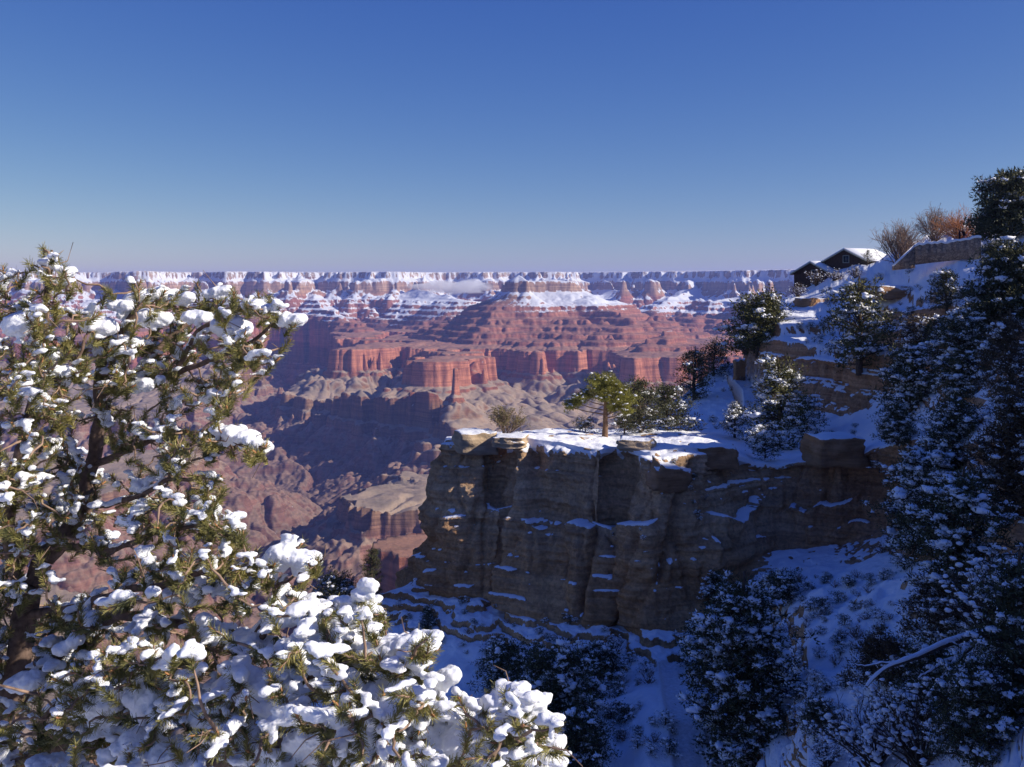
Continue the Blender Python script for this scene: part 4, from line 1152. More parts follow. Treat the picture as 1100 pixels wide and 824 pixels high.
# ------------------------------------------------------------------ boulders and blocks
def rock_mat(name, a, b):
    m = Mat(name, 0.95, 0.05)
    P = m.pos()
    c = m.mix(m.mapr(m.noise(P, 0.5, 5, 0.65), 0.3, 0.7), a, b)
    c = m.mix(m.mapr(m.noise(m.scale(P, (0.3, 0.3, 3.0)), 1.0, 4), 0.4, 0.6, 0.0, 0.5), c, m.mix(1.0, c, (0.55, 0.55, 0.55), 'MULTIPLY'))
    nz = m.nrm()[2]
    sn = m.mapr(m.math('ADD', nz, m.math('MULTIPLY', m.math('SUBTRACT', m.noise(P, 1.6, 5, 0.7), 0.5), 0.9)), 0.62, 0.72)
    m.col(m.mix(sn, c, (0.87, 0.87, 0.87)))
    m.bump(m.noise(P, 2.5, 6, 0.7), 0.7, 0.3)
    return m.m
M_RK1 = rock_mat('rock_buff', (0.42, 0.30, 0.19), (0.62, 0.47, 0.31))
M_RK2 = rock_mat('rock_brown', (0.33, 0.18, 0.09), (0.52, 0.30, 0.16))
def boulder(label, px, py, wpx, hpx, seed, mat, dpt=1.0, rz=0.0, tilt=0.0, Y=None, dz=0.0):
    """py is where its foot shows; blocky, jointed, irregular"""
    g = ground(px, py) if Y is None else W(px, py, Y)
    sx, sz = wpx / FPX * g[1] / 2, hpx / FPX * g[1] / 2
    v, f = ICO3
    import bmesh
    bm = bmesh.new(); bmesh.ops.create_cube(bm, size=2.0); bmesh.ops.subdivide_edges(bm, edges=bm.edges[:], cuts=11, use_grid_fill=True)
    v = np.array([x.co[:] for x in bm.verts]); f = np.array([[y.index for y in x.verts] for x in bm.faces]); bm.free()
    r = np.abs(v).max(1, keepdims=True); sph = unit(v)
    v = v * 0.80 + sph * 0.26
    k = seed * 3.7
    d = 0.20 * n3(v[:, 0] + k, v[:, 1], v[:, 2], 0.9, seed) + 0.09 * n3(v[:, 0] + k, v[:, 1], v[:, 2], 0.4, seed + 1) + 0.04 * n3(v[:, 0] + k, v[:, 1], v[:, 2], 0.17, seed + 2)
    st = 0.025 * np.sign(np.sin(v[:, 2] * 7 + seed)) * (np.abs(v[:, 2]) < 0.85)
    v = v * (1 + d[:, None]) + sph * np.array([1, 1, 0]) * st[:, None]
    v = v * np.array([sx, sx * dpt, sz])
    mb = MB(); mb.add(v, f)
    o = mb.build('boulder', mat, None, False)
    tag(o, label, 'boulder')
    o.location = (g[0], g[1] + sx * dpt * 0.5, g[2] + sz * 0.75 + dz); o.rotation_euler = (tilt, tilt * 0.7, rz)
    return o
boulder('buff sunlit rock block capped with snow at the left tip of the headland', 508, 486, 40, 24, 1, M_RK1, 1.0, 0.3)
boulder('second snow capped rim block, right of the sunlit tip block', 548, 478, 34, 12, 2, M_RK1, 1.0, -0.2)
boulder('pale sunlit rim block right of the sunlit pine', 684, 482, 36, 13, 4, M_RK1, 0.9, -0.3)
boulder('tilted slab with a smooth snow face leaning on the great cliff', 722, 524, 44, 28, 5, M_RK2, 0.5, 0.5, 0.35)
boulder('dark ledge block under the small snow dotted juniper', 768, 500, 46, 24, 6, M_RK2, 0.8, 0.2)
boulder('square brown boulder with a snow cap at the right end of the snow shelf', 898, 497, 52, 32, 7, M_RK2, 0.9, 0.15)
boulder('brown rock pillar standing beside the hiker', 795, 406, 11, 24, 8, M_RK2, 0.8, 0.2)
boulder('snow topped boulder among the trees right of the upper bench', 1000, 372, 44, 20, 10, M_RK2, 0.9, 0.3)
boulder('long rounded snow topped rock below the stone wall', 965, 318, 60, 14, 11, M_RK2, 0.8, 0.1)
boulder('dark rounded rock knob under the lodge at the cliff corner', 872, 326, 26, 13, 12, M_RK2, 1.0, 0.4, 0, None, -1.0)

# ------------------------------------------------------------------ dead limb lying over the trees, lined with snow
def dead_limb():
    root = empty('dead_limb', W(1100, 700, 52)); tag(root, 'dead forked limb lined with snow reaching left from the dark trees', 'branch')
    o0 = np.array(root.location)
    br = [([(1120, 690, 53), (1075, 678, 52), (1040, 684, 51.5), (1010, 694, 51), (985, 706, 50.5), (962, 713, 50), (942, 724, 49.6), (930, 738, 49.2)], 0.17, 0.05),
          ([(1052, 681, 51.8), (1036, 700, 51), (1022, 718, 50.5), (1008, 735, 50), (996, 750, 49.6)], 0.13, 0.06),
          ([(1030, 706, 51), (1012, 712, 50.6), (998, 722, 50.2), (986, 728, 50)], 0.07, 0.03),
          ([(1010, 694, 51), (1022, 690, 51), (1032, 696, 51)], 0.05, 0.04), ([(962, 713, 50), (948, 712, 49.8), (932, 716, 49.6), (918, 714, 49.4)], 0.05, 0.02)]
    b, s = MB(), MB()
    for P, r0, r1 in br:
        p = np.array([W(*q) for q in P]) - o0
        t = np.linspace(0, 1, 24); p = np.stack([np.interp(t, np.linspace(0, 1, len(P)), p[:, k]) for k in range(3)], -1)
        p += 0.05 * np.stack([n2(t * 9, t * 0 + r0 * 90, 1, k) for k in (1, 2, 3)], -1)
        r = 1.35 * np.linspace(r0, r1, 24)
        b.tube(p, r, 7)
        s.tube(p + np.array([0, 0, 1]) * (r * 0.8)[:, None], r * (0.95 + 0.3 * n2(t * 14, t * 0, 1, 5)), 7)
    b.build('wood', M_BARKD, root); tag(s.build('snow_load', M_SNOW, root, True), kind='stuff')
dead_limb()

# ------------------------------------------------------------------ people
def person(label, loc, rz, coat, trousers, H=1.74, stride=0.12, hat=(0.05, 0.05, 0.06)):
    import bmesh
    V = [(0, 0, .53, .105), (0, 0, .62, .10), (0, 0, .72, .115), (0, 0, .80, .10), (0, 0, .845, .04), (0, -.005, .885, .052), (0, -.005, .94, .058), (0, 0, .985, .042),
         (-.055, 0, .50, .075), (-.06, -stride * .4, .28, .048), (-.06, stride * .1, .05, .032), (-.065, -.06 + stride * .1, .02, .026),
         (.055, 0, .50, .075), (.06, stride * .5, .28, .048), (.06, stride, .05, .032), (.065, -.06 + stride, .02, .026),
         (-.11, 0, .795, .045), (-.145, .01, .63, .034), (-.14, -.05, .48, .024), (-.14, -.065, .44, .022),
         (.11, 0, .795, .045), (.145, .01, .63, .034), (.14, -.05, .48, .024), (.14, -.065, .44, .022)]
    E = [(0, 1), (1, 2), (2, 3), (3, 4), (4, 5), (5, 6), (6, 7), (0, 8), (8, 9), (9, 10), (10, 11), (0, 12), (12, 13), (13, 14), (14, 15), (3, 16), (16, 17), (17, 18), (18, 19), (3, 20), (20, 21), (21, 22), (22, 23)]
    me = bpy.data.meshes.new('body_wire'); me.from_pydata([(x * H, y * H, z * H) for x, y, z, r in V], E, [])
    t = bpy.data.objects.new('body_wire', me); col.objects.link(t)
    sk = t.modifiers.new('skin', 'SKIN'); sd = t.modifiers.new('sub', 'SUBSURF'); sd.levels = 2; sd.render_levels = 2
    for i, (x, y, z, r) in enumerate(V):
        me.skin_vertices[0].data[i].radius = (r * H * 0.95, r * H * 0.8)
        me.skin_vertices[0].data[i].use_root = (i == 0)
    bpy.context.view_layer.update()
    ev = t.evaluated_get(bpy.context.evaluated_depsgraph_get())
    bm_ = bpy.data.meshes.new_from_object(ev)
    bpy.data.objects.remove(t)
    bm_.name = 'person'
    o = link('person', bm_); tag(o, label, 'person')
    skin = simple('skin', (0.5, 0.32, 0.24), 0.6, 0.1)
    for m in (simple('trousers', trousers, 0.9, 0.2), simple('coat', coat, 0.9, 0.2), skin): bm_.materials.append(m)
    for p in bm_.polygons:
        z = p.center.z / H
        p.material_index = 2 if (z > .85 or z < .455 and abs(p.center.x) / H > .115) else (1 if z > .50 else 0)
        p.use_smooth = True
    hr = MB(); v, f = ICO2
    hv = v * np.array([.062, .066, .05]) * H + np.array([0, .006, .955]) * H
    hr.add(hv, f); hr.build('hat', simple('knit_hat', hat, 0.95, 0.2), o, True)
    o.location = loc; o.rotation_euler = (0, 0, rz)
    return o
g = ground(783, 393); person('hiker in black coat walking down the snowy trail', (g[0], g[1], g[2] - 0.02), 0.4, (0.02, 0.02, 0.025), (0.02, 0.02, 0.025))
for px, c, r, lab in ((1034, (0.06, 0.02, 0.03), 0.5, 'person in dark maroon coat standing at the stone wall, left of the pair'), (1038.5, (0.02, 0.02, 0.025), -0.3, 'person in black coat standing at the stone wall, right of the pair')):
    p = W(px, 257.5, 182); person(lab, (p[0], p[1] + 1.2, p[2] + 0.15), r, c, (0.03, 0.03, 0.04), stride=0.02)

# ------------------------------------------------------------------ small cloud hanging against the far rim
def cloud():
    import bmesh
    v, f = ico(5)
    v = v.copy(); L = np.array([520., 260., 85.])
    p = v * L
    d = 0.38 * fbm3(p[:, 0], p[:, 1], p[:, 2] * 2, 260, 4, 7, 0.6)
    v = p * (1 + d[:, None]); v[:, 2] += 26 * n2(v[:, 0], v[:, 1], 300, 3)
    mb = MB(); mb.add(v, f)
    m = bpy.data.materials.new('cloud_vapour'); m.use_nodes = True
    n, l = m.node_tree.nodes, m.node_tree.links
    n.remove(n['Principled BSDF'])
    q = n.new('ShaderNodeVolumePrincipled'); q.inputs['Color'].default_value = (1, 1, 1, 1); q.inputs['Density'].default_value = 0.0045
    q.inputs['Anisotropy'].default_value = -0.1
    l.new(q.outputs[0], n['Material Output'].inputs['Volume'])
    o = mb.build('cloud', m); tag(o, 'small white cloud caught against the snowy far rim', 'cloud', None, 'stuff')
    o.location = W(487, 308, 12300)
cloud()
# ------------------------------------------------------------------ the snow laden pinyon in the foreground
def near_pine():
    rng = np.random.default_rng(42)
    LIM = [  # (px, py, Y), r0, r1 (m)
        ([(-60, 1090, 5.2), (-25, 930, 5.2), (-2, 830, 5.2), (14, 740, 5.2), (27, 660, 5.2), (38, 620, 5.2), (60, 585, 5.3), (88, 545, 5.4), (100, 500, 5.5), (108, 450, 5.5), (108, 405, 5.5), (122, 362, 5.5), (145, 335, 5.5), (152, 312, 5.5)], 0.085, 0.012),
        ([(27, 660, 5.2), (12, 600, 5.1), (14, 530, 5.0), (28, 460, 4.9), (42, 400, 4.9), (48, 350, 4.9), (52, 300, 4.9), (54, 270, 4.9)], 0.035, 0.006),
        ([(108, 425, 5.5), (140, 408, 5.4), (185, 402, 5.3), (232, 385, 5.2), (275, 362, 5.1), (316, 338, 5.0)], 0.024, 0.006),
        ([(140, 408, 5.4), (175, 370, 5.6), (205, 345, 5.7), (225, 320, 5.8), (235, 308, 5.8)], 0.018, 0.006),
        ([(185, 402, 5.3), (220, 352, 5.3), (250, 335, 5.3), (275, 325, 5.2)], 0.014, 0.005),
        ([(100, 500, 5.5), (135, 486, 5.3), (172, 470, 5.1), (205, 466, 4.9), (240, 470, 4.8), (285, 482, 4.7)], 0.020, 0.006),
        ([(88, 545, 5.4), (130, 540, 5.2), (175, 520, 5.0), (215, 512, 4.9), (240, 520, 4.9)], 0.018, 0.005),
        ([(60, 585, 5.3), (120, 590, 5.0), (175, 570, 4.8), (225, 565, 4.7), (262, 572, 4.6)], 0.020, 0.005),
        ([(27, 660, 5.2), (75, 655, 5.0), (120, 640, 4.8), (180, 625, 4.6), (240, 612, 4.5), (300, 610, 4.4), (338, 598, 4.4)], 0.028, 0.006),
        ([(14, 740, 5.2), (60, 705, 5.0), (105, 670, 4.8), (150, 662, 4.7), (205, 672, 4.6), (262, 690, 4.5), (290, 676, 4.4), (325, 662, 4.4), (372, 655, 4.3), (410, 668, 4.2)], 0.034, 0.007),
        ([(262, 690, 4.5), (288, 662, 4.45), (296, 632, 4.4), (318, 618, 4.4), (350, 602, 4.35)], 0.011, 0.004),
        ([(-2, 830, 5.2), (70, 800, 4.8), (140, 765, 4.5), (215, 748, 4.3), (290, 740, 4.2), (350, 715, 4.1), (405, 700, 4.0), (462, 688, 3.95)], 0.036, 0.007),
        ([(-20, 900, 5.2), (80, 862, 4.5), (180, 832, 4.2), (280, 806, 4.0), (370, 795, 3.9), (450, 800, 3.8), (520, 800, 3.75), (560, 800, 3.7), (596, 812, 3.7)], 0.038, 0.007),
        ([(280, 806, 4.0), (350, 782, 3.9), (420, 772, 3.85), (480, 768, 3.8), (530, 757, 3.8), (560, 746, 3.8)], 0.020, 0.006),
        ([(370, 795, 3.9), (440, 832, 3.7), (520, 838, 3.6), (580, 835, 3.6)], 0.016, 0.006),
        ([(14, 530, 5.0), (-20, 470, 5.2), (-30, 400, 5.3), (-8, 340, 5.3), (6, 300, 5.3)], 0.022, 0.006),
        ([(14, 740, 5.2), (-40, 700, 5.0), (-90, 660, 4.9)], 0.022, 0.006),
        ([(28, 460, 4.9), (70, 420, 5.0), (90, 370, 5.1), (100, 330, 5.1)], 0.014, 0.005),
        ([(60, 800, 4.8), (40, 780, 4.6), (90, 735, 4.4), (150, 715, 4.3), (200, 712, 4.3)], 0.018, 0.006),
    ]
    root = empty('pinyon_pine', W(-60, 1090, 5.2)); tag(root, 'snow laden pinyon pine filling the left foreground, its lowest bough reaching to the middle', 'tree')
    o0 = np.array(root.location)
    nodes = []; ndir = []
    def smooth(P, n):
        P = np.array(P, float); t = np.linspace(0, len(P) - 1, n); k = np.clip(t.astype(int), 0, len(P) - 2); f = (t - k)[:, None]
        m = np.gradient(P, axis=0)
        return (2*f**3-3*f**2+1)*P[k] + (f**3-2*f**2+f)*m[k] + (-2*f**3+3*f**2)*P[k+1] + (f**3-f**2)*m[k+1]
    limpx = []
    for i, (L, r0, r1) in enumerate(LIM):
        P = smooth([W(*q) for q in L], 14 * len(L))
        t = np.linspace(0, 1, len(P))
        for k in range(3): P[:, k] += 0.02 * n2(t * 6 * len(L) / 4, t * 0 + i, 1, k + 40) * np.minimum(1, t * 8)
        rad = np.interp(t, [0, 1], [r0, r1]) * (1 + 0.15 * n2(t * 22, t * 0 + i, 1, 50))
        mb = MB(); mb.tube(P - o0, rad, 9 if i == 0 else 7)
        mb.build('trunk' if i == 0 else 'branch', M_NBARK, root, True)
        s0 = 0 if i else int(0.3 * len(P))
        nodes.append(P[s0:]); d = unit(np.gradient(P, axis=0)); ndir.append(d[s0:])
        limpx.append(np.stack([550 + P[:, 0] / P[:, 1] * FPX, HZ - P[:, 2] / P[:, 1] * FPX, P[:, 1], np.full(len(P), i)], -1)[s0:])
    nodes = np.concatenate(nodes); ndir = np.concatenate(ndir); limpx = np.concatenate(limpx)
    # crown outline in bearings (only says where shoots grow; each has its own depth)
    poly = [(-80, 330), (-20, 300), (8, 284), (22, 300), (34, 285), (40, 268), (56, 264), (72, 285), (88, 312), (98, 335), (108, 312), (130, 300), (150, 303), (180, 312), (205, 306), (240, 303), (262, 316), (292, 318), (318, 328), (325, 345), (314, 368), (300, 392),
            (278, 412), (258, 432), (232, 446), (240, 458), (275, 462), (290, 478), (282, 492), (240, 494), (214, 500), (236, 512), (248, 530), (240, 545), (266, 566), (264, 584), (240, 600), (300, 592), (318, 580), (346, 592), (338, 618), (318, 640), (340, 652), (395, 642),
            (416, 662), (410, 688), (465, 680), (474, 692), (462, 716), (440, 742), (500, 752), (548, 738), (566, 750), (596, 782), (604, 812), (592, 840), (-80, 850)]
    holes = [[(50, 588), (105, 590), (108, 628), (80, 645), (52, 636)], [(8, 690), (38, 690), (36, 738), (6, 735)], [(78, 345), (100, 345), (100, 372), (80, 372)], [(112, 470), (150, 500), (140, 515), (112, 505)], [(330, 672), (300, 660), (286, 668), (300, 690)],
             [(185, 440), (225, 440), (215, 460), (185, 458)], [(262, 640), (300, 628), (300, 655), (270, 660)], [(210, 655), (250, 660), (250, 672), (214, 668)]]
    tips = []
    cell = {}
    tries = 0
    while len(tips) < 2150 and tries < 90000:
        tries += 1
        x, y = rng.uniform(-80, 605), rng.uniform(260, 850)
        if not inpoly(x, y, poly) or any(inpoly(x, y, h) for h in holes): continue
        if y < 700 and n2(np.array([x]), np.array([y]), 38, 9)[0] < -0.20 and rng.random() < 0.8: continue
        dd = np.hypot(limpx[:, 0] - x, (limpx[:, 1] - y))
        j = np.argmin(dd + rng.random(len(dd)) * 26)
        if dd[j] > 95: continue
        lower = limpx[j, 3] in (11, 12, 13, 14, 9)
        Yt = limpx[j, 2] + rng.normal() * 0.22 + (0 if not lower else 0.05)
        mind = 7.0
        key = (int(x // 12), int(y // 12), int(Yt // 0.35))
        ok = True
        for a in (-1, 0, 1):
            for b in (-1, 0, 1):
                for q in cell.get((key[0] + a, key[1] + b, key[2]), ()):
                    if (q[0] - x) ** 2 + (q[1] - y) ** 2 < mind ** 2: ok = False
        if not ok: continue
        cell.setdefault(key, []).append((x, y))
        tips.append((x, y, Yt, 1.0 if lower else 0.0))
    tips = np.array(tips)
    TP = np.stack([(tips[:, 0] - 550) / FPX * tips[:, 2], tips[:, 2], (HZ - tips[:, 1]) / FPX * tips[:, 2]], -1)
    d0 = np.array([np.min(np.sum((nodes - p) ** 2, 1)) for p in TP])
    order = np.argsort(d0)
    cap = len(nodes); N = np.zeros((cap + len(TP) * 6, 3)); D = np.zeros_like(N); N[:cap] = nodes; D[:cap] = ndir; n = cap
    tw = MB(); ax = np.zeros_like(TP)
    for k in order:
        p = TP[k]
        v = p - N[:n]; dist = np.linalg.norm(v, axis=1)
        cosv = (v * D[:n]).sum(1) / (dist + 1e-6)
        j = np.argmin(dist * (1.35 - 0.45 * cosv) + 0.25 * np.abs(dist - 0.09) * (dist < 0.09))
        a = N[j]; dl = dist[j]
        m1 = a + D[j] * dl * 0.35 + (p - a) * 0.12
        end_d = unit(unit(p - a) * 0.7 + np.array([0, 0, 0.55 if not tips[k, 3] else 0.15]) + rng.normal(size=3) * 0.15)
        m2 = p - end_d * dl * 0.35
        t = np.linspace(0, 1, 6)[:, None]
        c = (1-t)**3*a + 3*(1-t)**2*t*m1 + 3*(1-t)*t**2*m2 + t**3*p
        c[1:-1] += rng.normal(size=(4, 3)) * 0.006
        tw.tube(c - o0, np.linspace(0.0055 + 0.008 * min(dl, 0.4), 0.0032, 6), 5)
        ax[k] = end_d
        cc = c[1:]; N[n:n + 5] = cc; D[n:n + 5] = unit(np.gradient(c, axis=0)[1:]); n += 5
    # dead bare twiglets
    for _ in range(420):
        j = rng.integers(0, n); a = N[j]
        d = unit(rng.normal(size=3) + D[j] * 0.6 - np.array([0, 0, 0.2])); L = rng.uniform(0.05, 0.2)
        b = a + d * L * 0.5 + rng.normal(size=3) * 0.012; e = b + unit(d + rng.normal(size=3) * 0.5) * L * 0.5
        tw.tube(np.array([a, b, e]) - o0, [0.0032, 0.0025, 0.0015], 4)
    tag(tw.build('twigs', M_NTWIG, root), kind='stuff')
    # needles: dense brushes around the last centimetres of every shoot
    nt = len(TP); per = 150
    s = rng.random((nt, per, 1)) ** 0.8
    blen = rng.uniform(0.085, 0.15, (nt, 1, 1))
    base = TP[:, None] - ax[:, None] * (s - 0.15) * blen
    rad = unit(np.cross(ax[:, None], rng.normal(size=(nt, per, 3))))
    dirn = unit(ax[:, None] * rng.uniform(0.35, 1.1, (nt, per, 1)) + rad * rng.uniform(0.5, 1.0, (nt, per, 1)))
    ln = rng.uniform(0.026, 0.046, (nt, per, 1))
    tipp = base + dirn * ln
    sd = unit(np.cross(dirn, rng.normal(size=dirn.shape))) * 0.0014
    tri = np.stack([base - sd, base + sd, tipp + sd * 0.5, tipp - sd * 0.5], 2).reshape(-1, 3) - o0
    nm = MB(); nm.add(tri, np.arange(len(tri)).reshape(-1, 4))
    tag(nm.build('needles', M_NEEDLE, root), kind='stuff')
    # resinous buds and small cones
    bd = MB(); sel = rng.random(nt) < 0.55
    for p, a in zip(TP[sel], ax[sel]):
        r = rng.uniform(0.003, 0.0055)
        bd.tube(np.array([p - a * 0.004, p + a * 0.010, p + a * 0.024]) - o0, [r, r * 1.15, r * 0.35], 6)
    tag(bd.build('buds', M_BUD, root), kind='stuff')
    # snow: rounded loads sitting on shoots, merged into soft masses
    sm = MB(); vv, ff = ICO2
    def ball(c, sx, sy, sz, d=None):
        v = vv * np.array([sx, sy, sz]) * (1 + 0.10 * rng.normal(size=(len(vv), 1)) * 0.5)
        if d is not None:
            a = math.atan2(d[1], d[0]); ca, sa = math.cos(a), math.sin(a)
            v = v @ np.array([[ca, sa, 0], [-sa, ca, 0], [0, 0, 1]])
        sm.add(v + c - o0, ff)
    for k in range(nt):
        lo = tips[k, 3]; x, y = tips[k, :2]
        pr = 0.55 if lo and (x > 150 or y > 740) else (0.55 if lo else 0.46)
        if rng.random() > pr: continue
        p, a = TP[k], ax[k]
        ah = unit(np.array([a[0], a[1], a[2] * 0.5]))
        r = rng.uniform(0.012, 0.024) if not lo else rng.uniform(0.017, 0.030)
        if rng.random() < 0.2: r *= 1.35
        m_ = rng.integers(3, 7)
        side = unit(np.array([a[1], -a[0], 0.0])) * rng.normal() * 0.010
        for q in range(m_):
            c = p - ah * (q * r * 1.0 - 0.012) + np.array([0, 0, r * 0.9]) + side + rng.normal(size=3) * r * np.array([0.45, 0.45, 0.25])
            rr_ = r * rng.uniform(0.55, 1.15)
            ball(c, rr_ * rng.uniform(1.2, 2.1), rr_ * 1.0, rr_ * rng.uniform(0.45, 0.85), a)
        if rng.random() < 0.35:   # droop
            ball(p + np.array([0, 0, -r * 0.2]) + rng.normal(size=3) * 0.010, r * 0.6, r * 0.6, r * 0.9, a)
    # loads along limbs
    for i, (L, r0, r1) in enumerate(LIM):
        P = smooth([W(*q) for q in L], 30 * len(L))
        heavy = i in (11, 12, 13, 14)
        for p in P:
            px = 550 + p[0] / p[1] * FPX; py = HZ - p[2] / p[1] * FPX
            nn = n2(np.array([px]), np.array([py]), 34, 60 + i)[0]
            if heavy and px > 120 or (i == 9 and px > 220):
                if nn > -0.05:
                    r = 0.016 + 0.034 * max(0, nn + 0.05)
                    for _ in range(2):
                        ball(p + np.array([rng.normal() * 0.014, rng.normal() * 0.035, 0.016 + rng.normal() * 0.008]), r * 1.4, r * 1.3, r * rng.uniform(0.5, 0.75))
            elif nn > 0.16 and (i > 0 or py < 480) and rng.random() < 0.7:
                r = 0.011 + 0.012 * nn
                ball(p + np.array([0, 0, np.interp(0.5, [0, 1], [r0, r1]) * 0.8 + r * 0.4]), r * 1.4, r * 1.1, r * 0.8)
    # the loads that stand out in the photograph: (px, py, Y, half width px, half height px, tilt)
    BIG = [(252, 466, 4.80, 27, 12, -0.1), (276, 476, 4.75, 15, 9, -0.35), (300, 600, 4.4, 9, 17, 0.3), (326, 602, 4.38, 14, 14, -0.1), (52, 283, 4.9, 7, 8, 0), (70, 292, 4.9, 8, 8, 0), (24, 348, 4.9, 15, 17, .2), (180, 318, 5.7, 9, 13, 0),
           (148, 318, 5.5, 9, 11, 0), (130, 330, 5.4, 14, 10, 0), (108, 350, 5.2, 12, 13, 0), (196, 322, 5.5, 12, 9, 0), (234, 314, 5.7, 16, 9, 0.2), (250, 350, 5.3, 13, 16, 0), (276, 328, 5.2, 14, 10, 0), (314, 344, 5.0, 11, 12, 0), (166, 342, 5.3, 11, 14, 0),
           (138, 370, 5.3, 12, 11, 0), (132, 374, 5.2, 14, 8, 0), (212, 340, 5.3, 13, 10, 0), (60, 400, 5.0, 14, 8, 0), (152, 412, 5.3, 9, 12, 0), (352, 672, 4.2, 34, 15, 0.25), (330, 700, 4.15, 30, 17, 0), (392, 660, 4.2, 18, 12, 0), (372, 690, 4.1, 26, 16, 0),
           (440, 690, 3.95, 28, 10, 0.1), (466, 686, 3.93, 9, 8, 0), (430, 715, 3.95, 24, 14, 0), (270, 735, 4.2, 38, 18, 0.1), (300, 760, 4.1, 26, 14, 0), (480, 728, 3.9, 11, 12, 0.5), (556, 745, 3.8, 11, 9, 0), (532, 752, 3.8, 22, 13, 0.35), (508, 768, 3.8, 24, 12, 0.3),
           (545, 785, 3.72, 26, 15, 0.1), (510, 795, 3.72, 26, 24, 0), (480, 800, 3.75, 24, 20, 0.2), (574, 790, 3.7, 14, 12, 0), (592, 800, 3.7, 9, 12, 0), (570, 806, 3.66, 28, 11, -0.35), (598, 818, 3.66, 9, 8, 0), (452, 770, 3.82, 28, 12, 0), (420, 790, 3.82, 26, 18, 0),
           (380, 776, 3.9, 26, 14, 0), (340, 795, 3.95, 30, 18, 0), (300, 815, 4.0, 30, 16, 0), (445, 815, 3.7, 12, 16, 0), (150, 800, 4.3, 26, 16, 0), (190, 812, 4.2, 30, 20, 0.1), (230, 770, 4.25, 30, 14, 0), (110, 745, 4.5, 22, 26, 0.4), (25, 735, 4.8, 16, 14, 0), (95, 745, 4.5, 16, 20, 0.2),
           (195, 640, 4.6, 16, 12, -0.5), (230, 632, 4.55, 26, 8, -0.5), (222, 545, 4.9, 8, 12, 0), (75, 690, 4.8, 14, 10, 0.3), (165, 745, 4.35, 20, 24, 0.2), (60, 820, 4.6, 26, 14, 0), (405, 745, 3.95, 28, 14, 0.1), (250, 790, 4.1, 26, 16, 0)]
    for px, py, Y, hw, hh, tl in BIG:
        c = W(px, py, Y); k = Y / FPX
        m_ = max(3, int(hw / 5))
        for q in range(m_):
            u = (q + 0.5) / m_ * 2 - 1
            e = math.sqrt(max(0.12, 1 - u * u))
            ball(c + np.array([u * hw * 0.82 * k, rng.normal() * hh * 0.3 * k, u * hw * tl * k + rng.normal() * hh * 0.12 * k]), hh * 0.85 * k * 1.15, hh * k * rng.uniform(0.9, 1.3), hh * k * (0.45 + 0.40 * e) * rng.uniform(0.8, 1.1))
            if rng.random() < 0.5:
                ball(c + np.array([u * hw * 0.8 * k, -hh * 0.3 * k, u * hw * tl * k - hh * rng.uniform(0.3, 0.8) * k]), hh * 0.35 * k, hh * 0.4 * k, hh * 0.6 * k)
    src = link('snow_src', mesh_np('snow_src', np.concatenate(sm.v), np.concatenate(sm.t), True))
    md = src.modifiers.new('r', 'REMESH'); md.mode = 'VOXEL'; md.voxel_size = 0.0062; md.use_smooth_shade = True
    s2 = src.modifiers.new('s', 'SMOOTH'); s2.factor = 0.6; s2.iterations = 4
    bpy.context.view_layer.update()
    ev = src.evaluated_get(bpy.context.evaluated_depsgraph_get())
    me = bpy.data.meshes.new_from_object(ev); me.name = 'snow_load'
    bpy.data.objects.remove(src)
    cnt = len(me.vertices); co = np.empty(cnt * 3, np.float32); me.vertices.foreach_get('co', co); co = co.reshape(-1, 3)
    nr = np.empty(cnt * 3, np.float32); me.vertex_normals.foreach_get('vector', nr); nr = nr.reshape(-1, 3)
    # lumps, and a ragged underside
    dsp = 0.010 * n3(co[:, 0], co[:, 1], co[:, 2], 0.07, 2) + 0.0085 * n3(co[:, 0], co[:, 1], co[:, 2], 0.032, 3) + 0.0030 * n3(co[:, 0], co[:, 1], co[:, 2], 0.014, 4)
    und = np.clip(-nr[:, 2] + 0.2, 0, 1)
    dsp = dsp + und * (0.006 * n3(co[:, 0], co[:, 1], co[:, 2], 0.016, 5) - 0.003)
    co += nr * dsp[:, None]
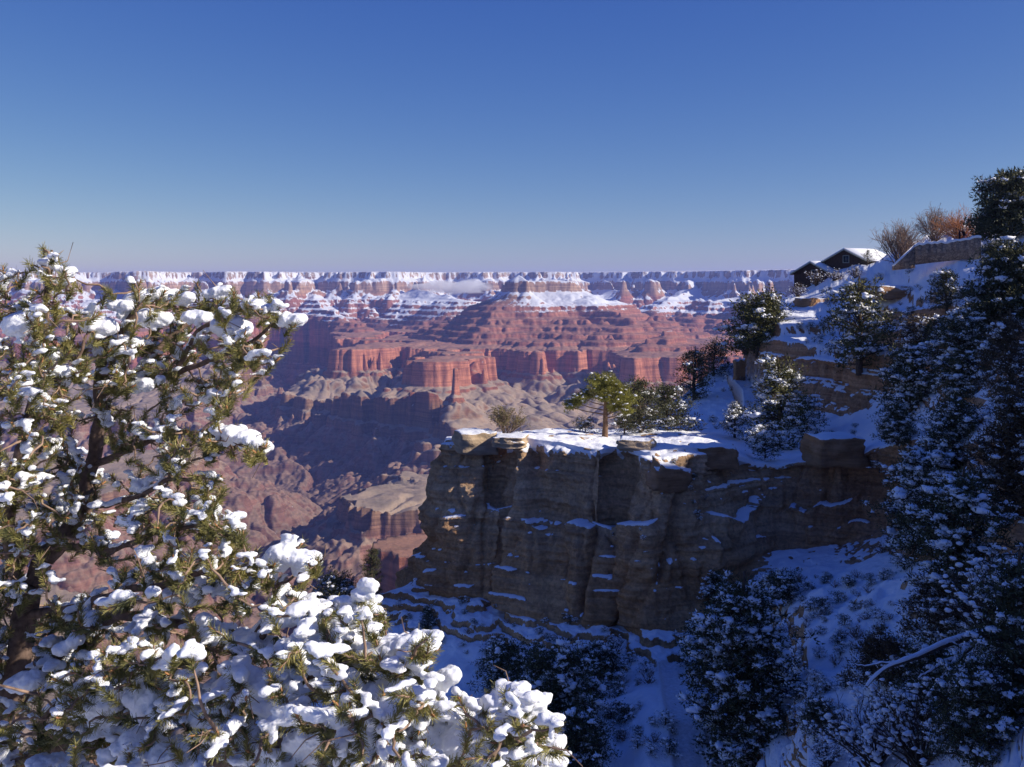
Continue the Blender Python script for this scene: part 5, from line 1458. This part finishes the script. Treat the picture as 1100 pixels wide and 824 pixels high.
    me.vertices.foreach_set('co', co.ravel()); me.update()
    me.materials.clear(); 
    o = link('snow_load', me, root, M_NSNOW); tag(o, kind='stuff')
    print('pine: tips', nt, 'snow verts', cnt)
M_NBARK = simple('pinyon_bark', (0.15, 0.10, 0.075), 0.95, 0.45, 30)
M_NTWIG = simple('pinyon_twig', (0.30, 0.20, 0.14), 0.9, 0.4, 20)
def needle_mat():
    m = Mat('pinyon_needles', 0.55, 0.35)
    m.col(m.mix(m.mapr(m.noise(m.objpos(), 9.0, 3), 0.35, 0.65), (0.10, 0.105, 0.035), (0.33, 0.285, 0.085)))
    return m.m
M_NEEDLE = needle_mat()
M_BUD = simple('bud_brown', (0.42, 0.20, 0.09), 0.7, 0.3, 30)
def nsnow():
    m = Mat('pine_snow', 0.55, 0.3)
    P = m.objpos()
    m.col(m.mix(m.mapr(m.noise(P, 14, 3), 0.3, 0.7), (0.84, 0.85, 0.88), (0.90, 0.905, 0.915)))
    m.b.inputs['Subsurface Weight'].default_value = 0.25
    m.b.inputs['Subsurface Radius'].default_value = (0.02, 0.022, 0.028); m.b.inputs['Subsurface Scale'].default_value = 0.6
    m.bump(m.math('ADD', m.noise(P, 90, 4, 0.65), m.math('MULTIPLY', m.noise(P, 30, 3), 1.2)), 0.35, 0.012)
    return m.m
M_NSNOW = nsnow()
near_pine()
# ------------------------------------------------------------------ the air between here and the far rim
def build_haze():
    mb = MB()
    mb.box((0, 12500, -560), (80000, 52000, 1720))
    m = bpy.data.materials.new('haze_air'); m.use_nodes = True
    n, l = m.node_tree.nodes, m.node_tree.links
    n.remove(n['Principled BSDF'])
    v = n.new('ShaderNodeVolumePrincipled')
    v.inputs['Color'].default_value = (0.32, 0.43, 1.0, 1)
    v.inputs['Density'].default_value = 2.7e-5
    v.inputs['Anisotropy'].default_value = 0.2
    l.new(v.outputs[0], n['Material Output'].inputs['Volume'])
    o = mb.build('haze', m)
    tag(o, 'thin blue haze hanging in the air of the canyon', 'haze', None, 'stuff')
build_haze()
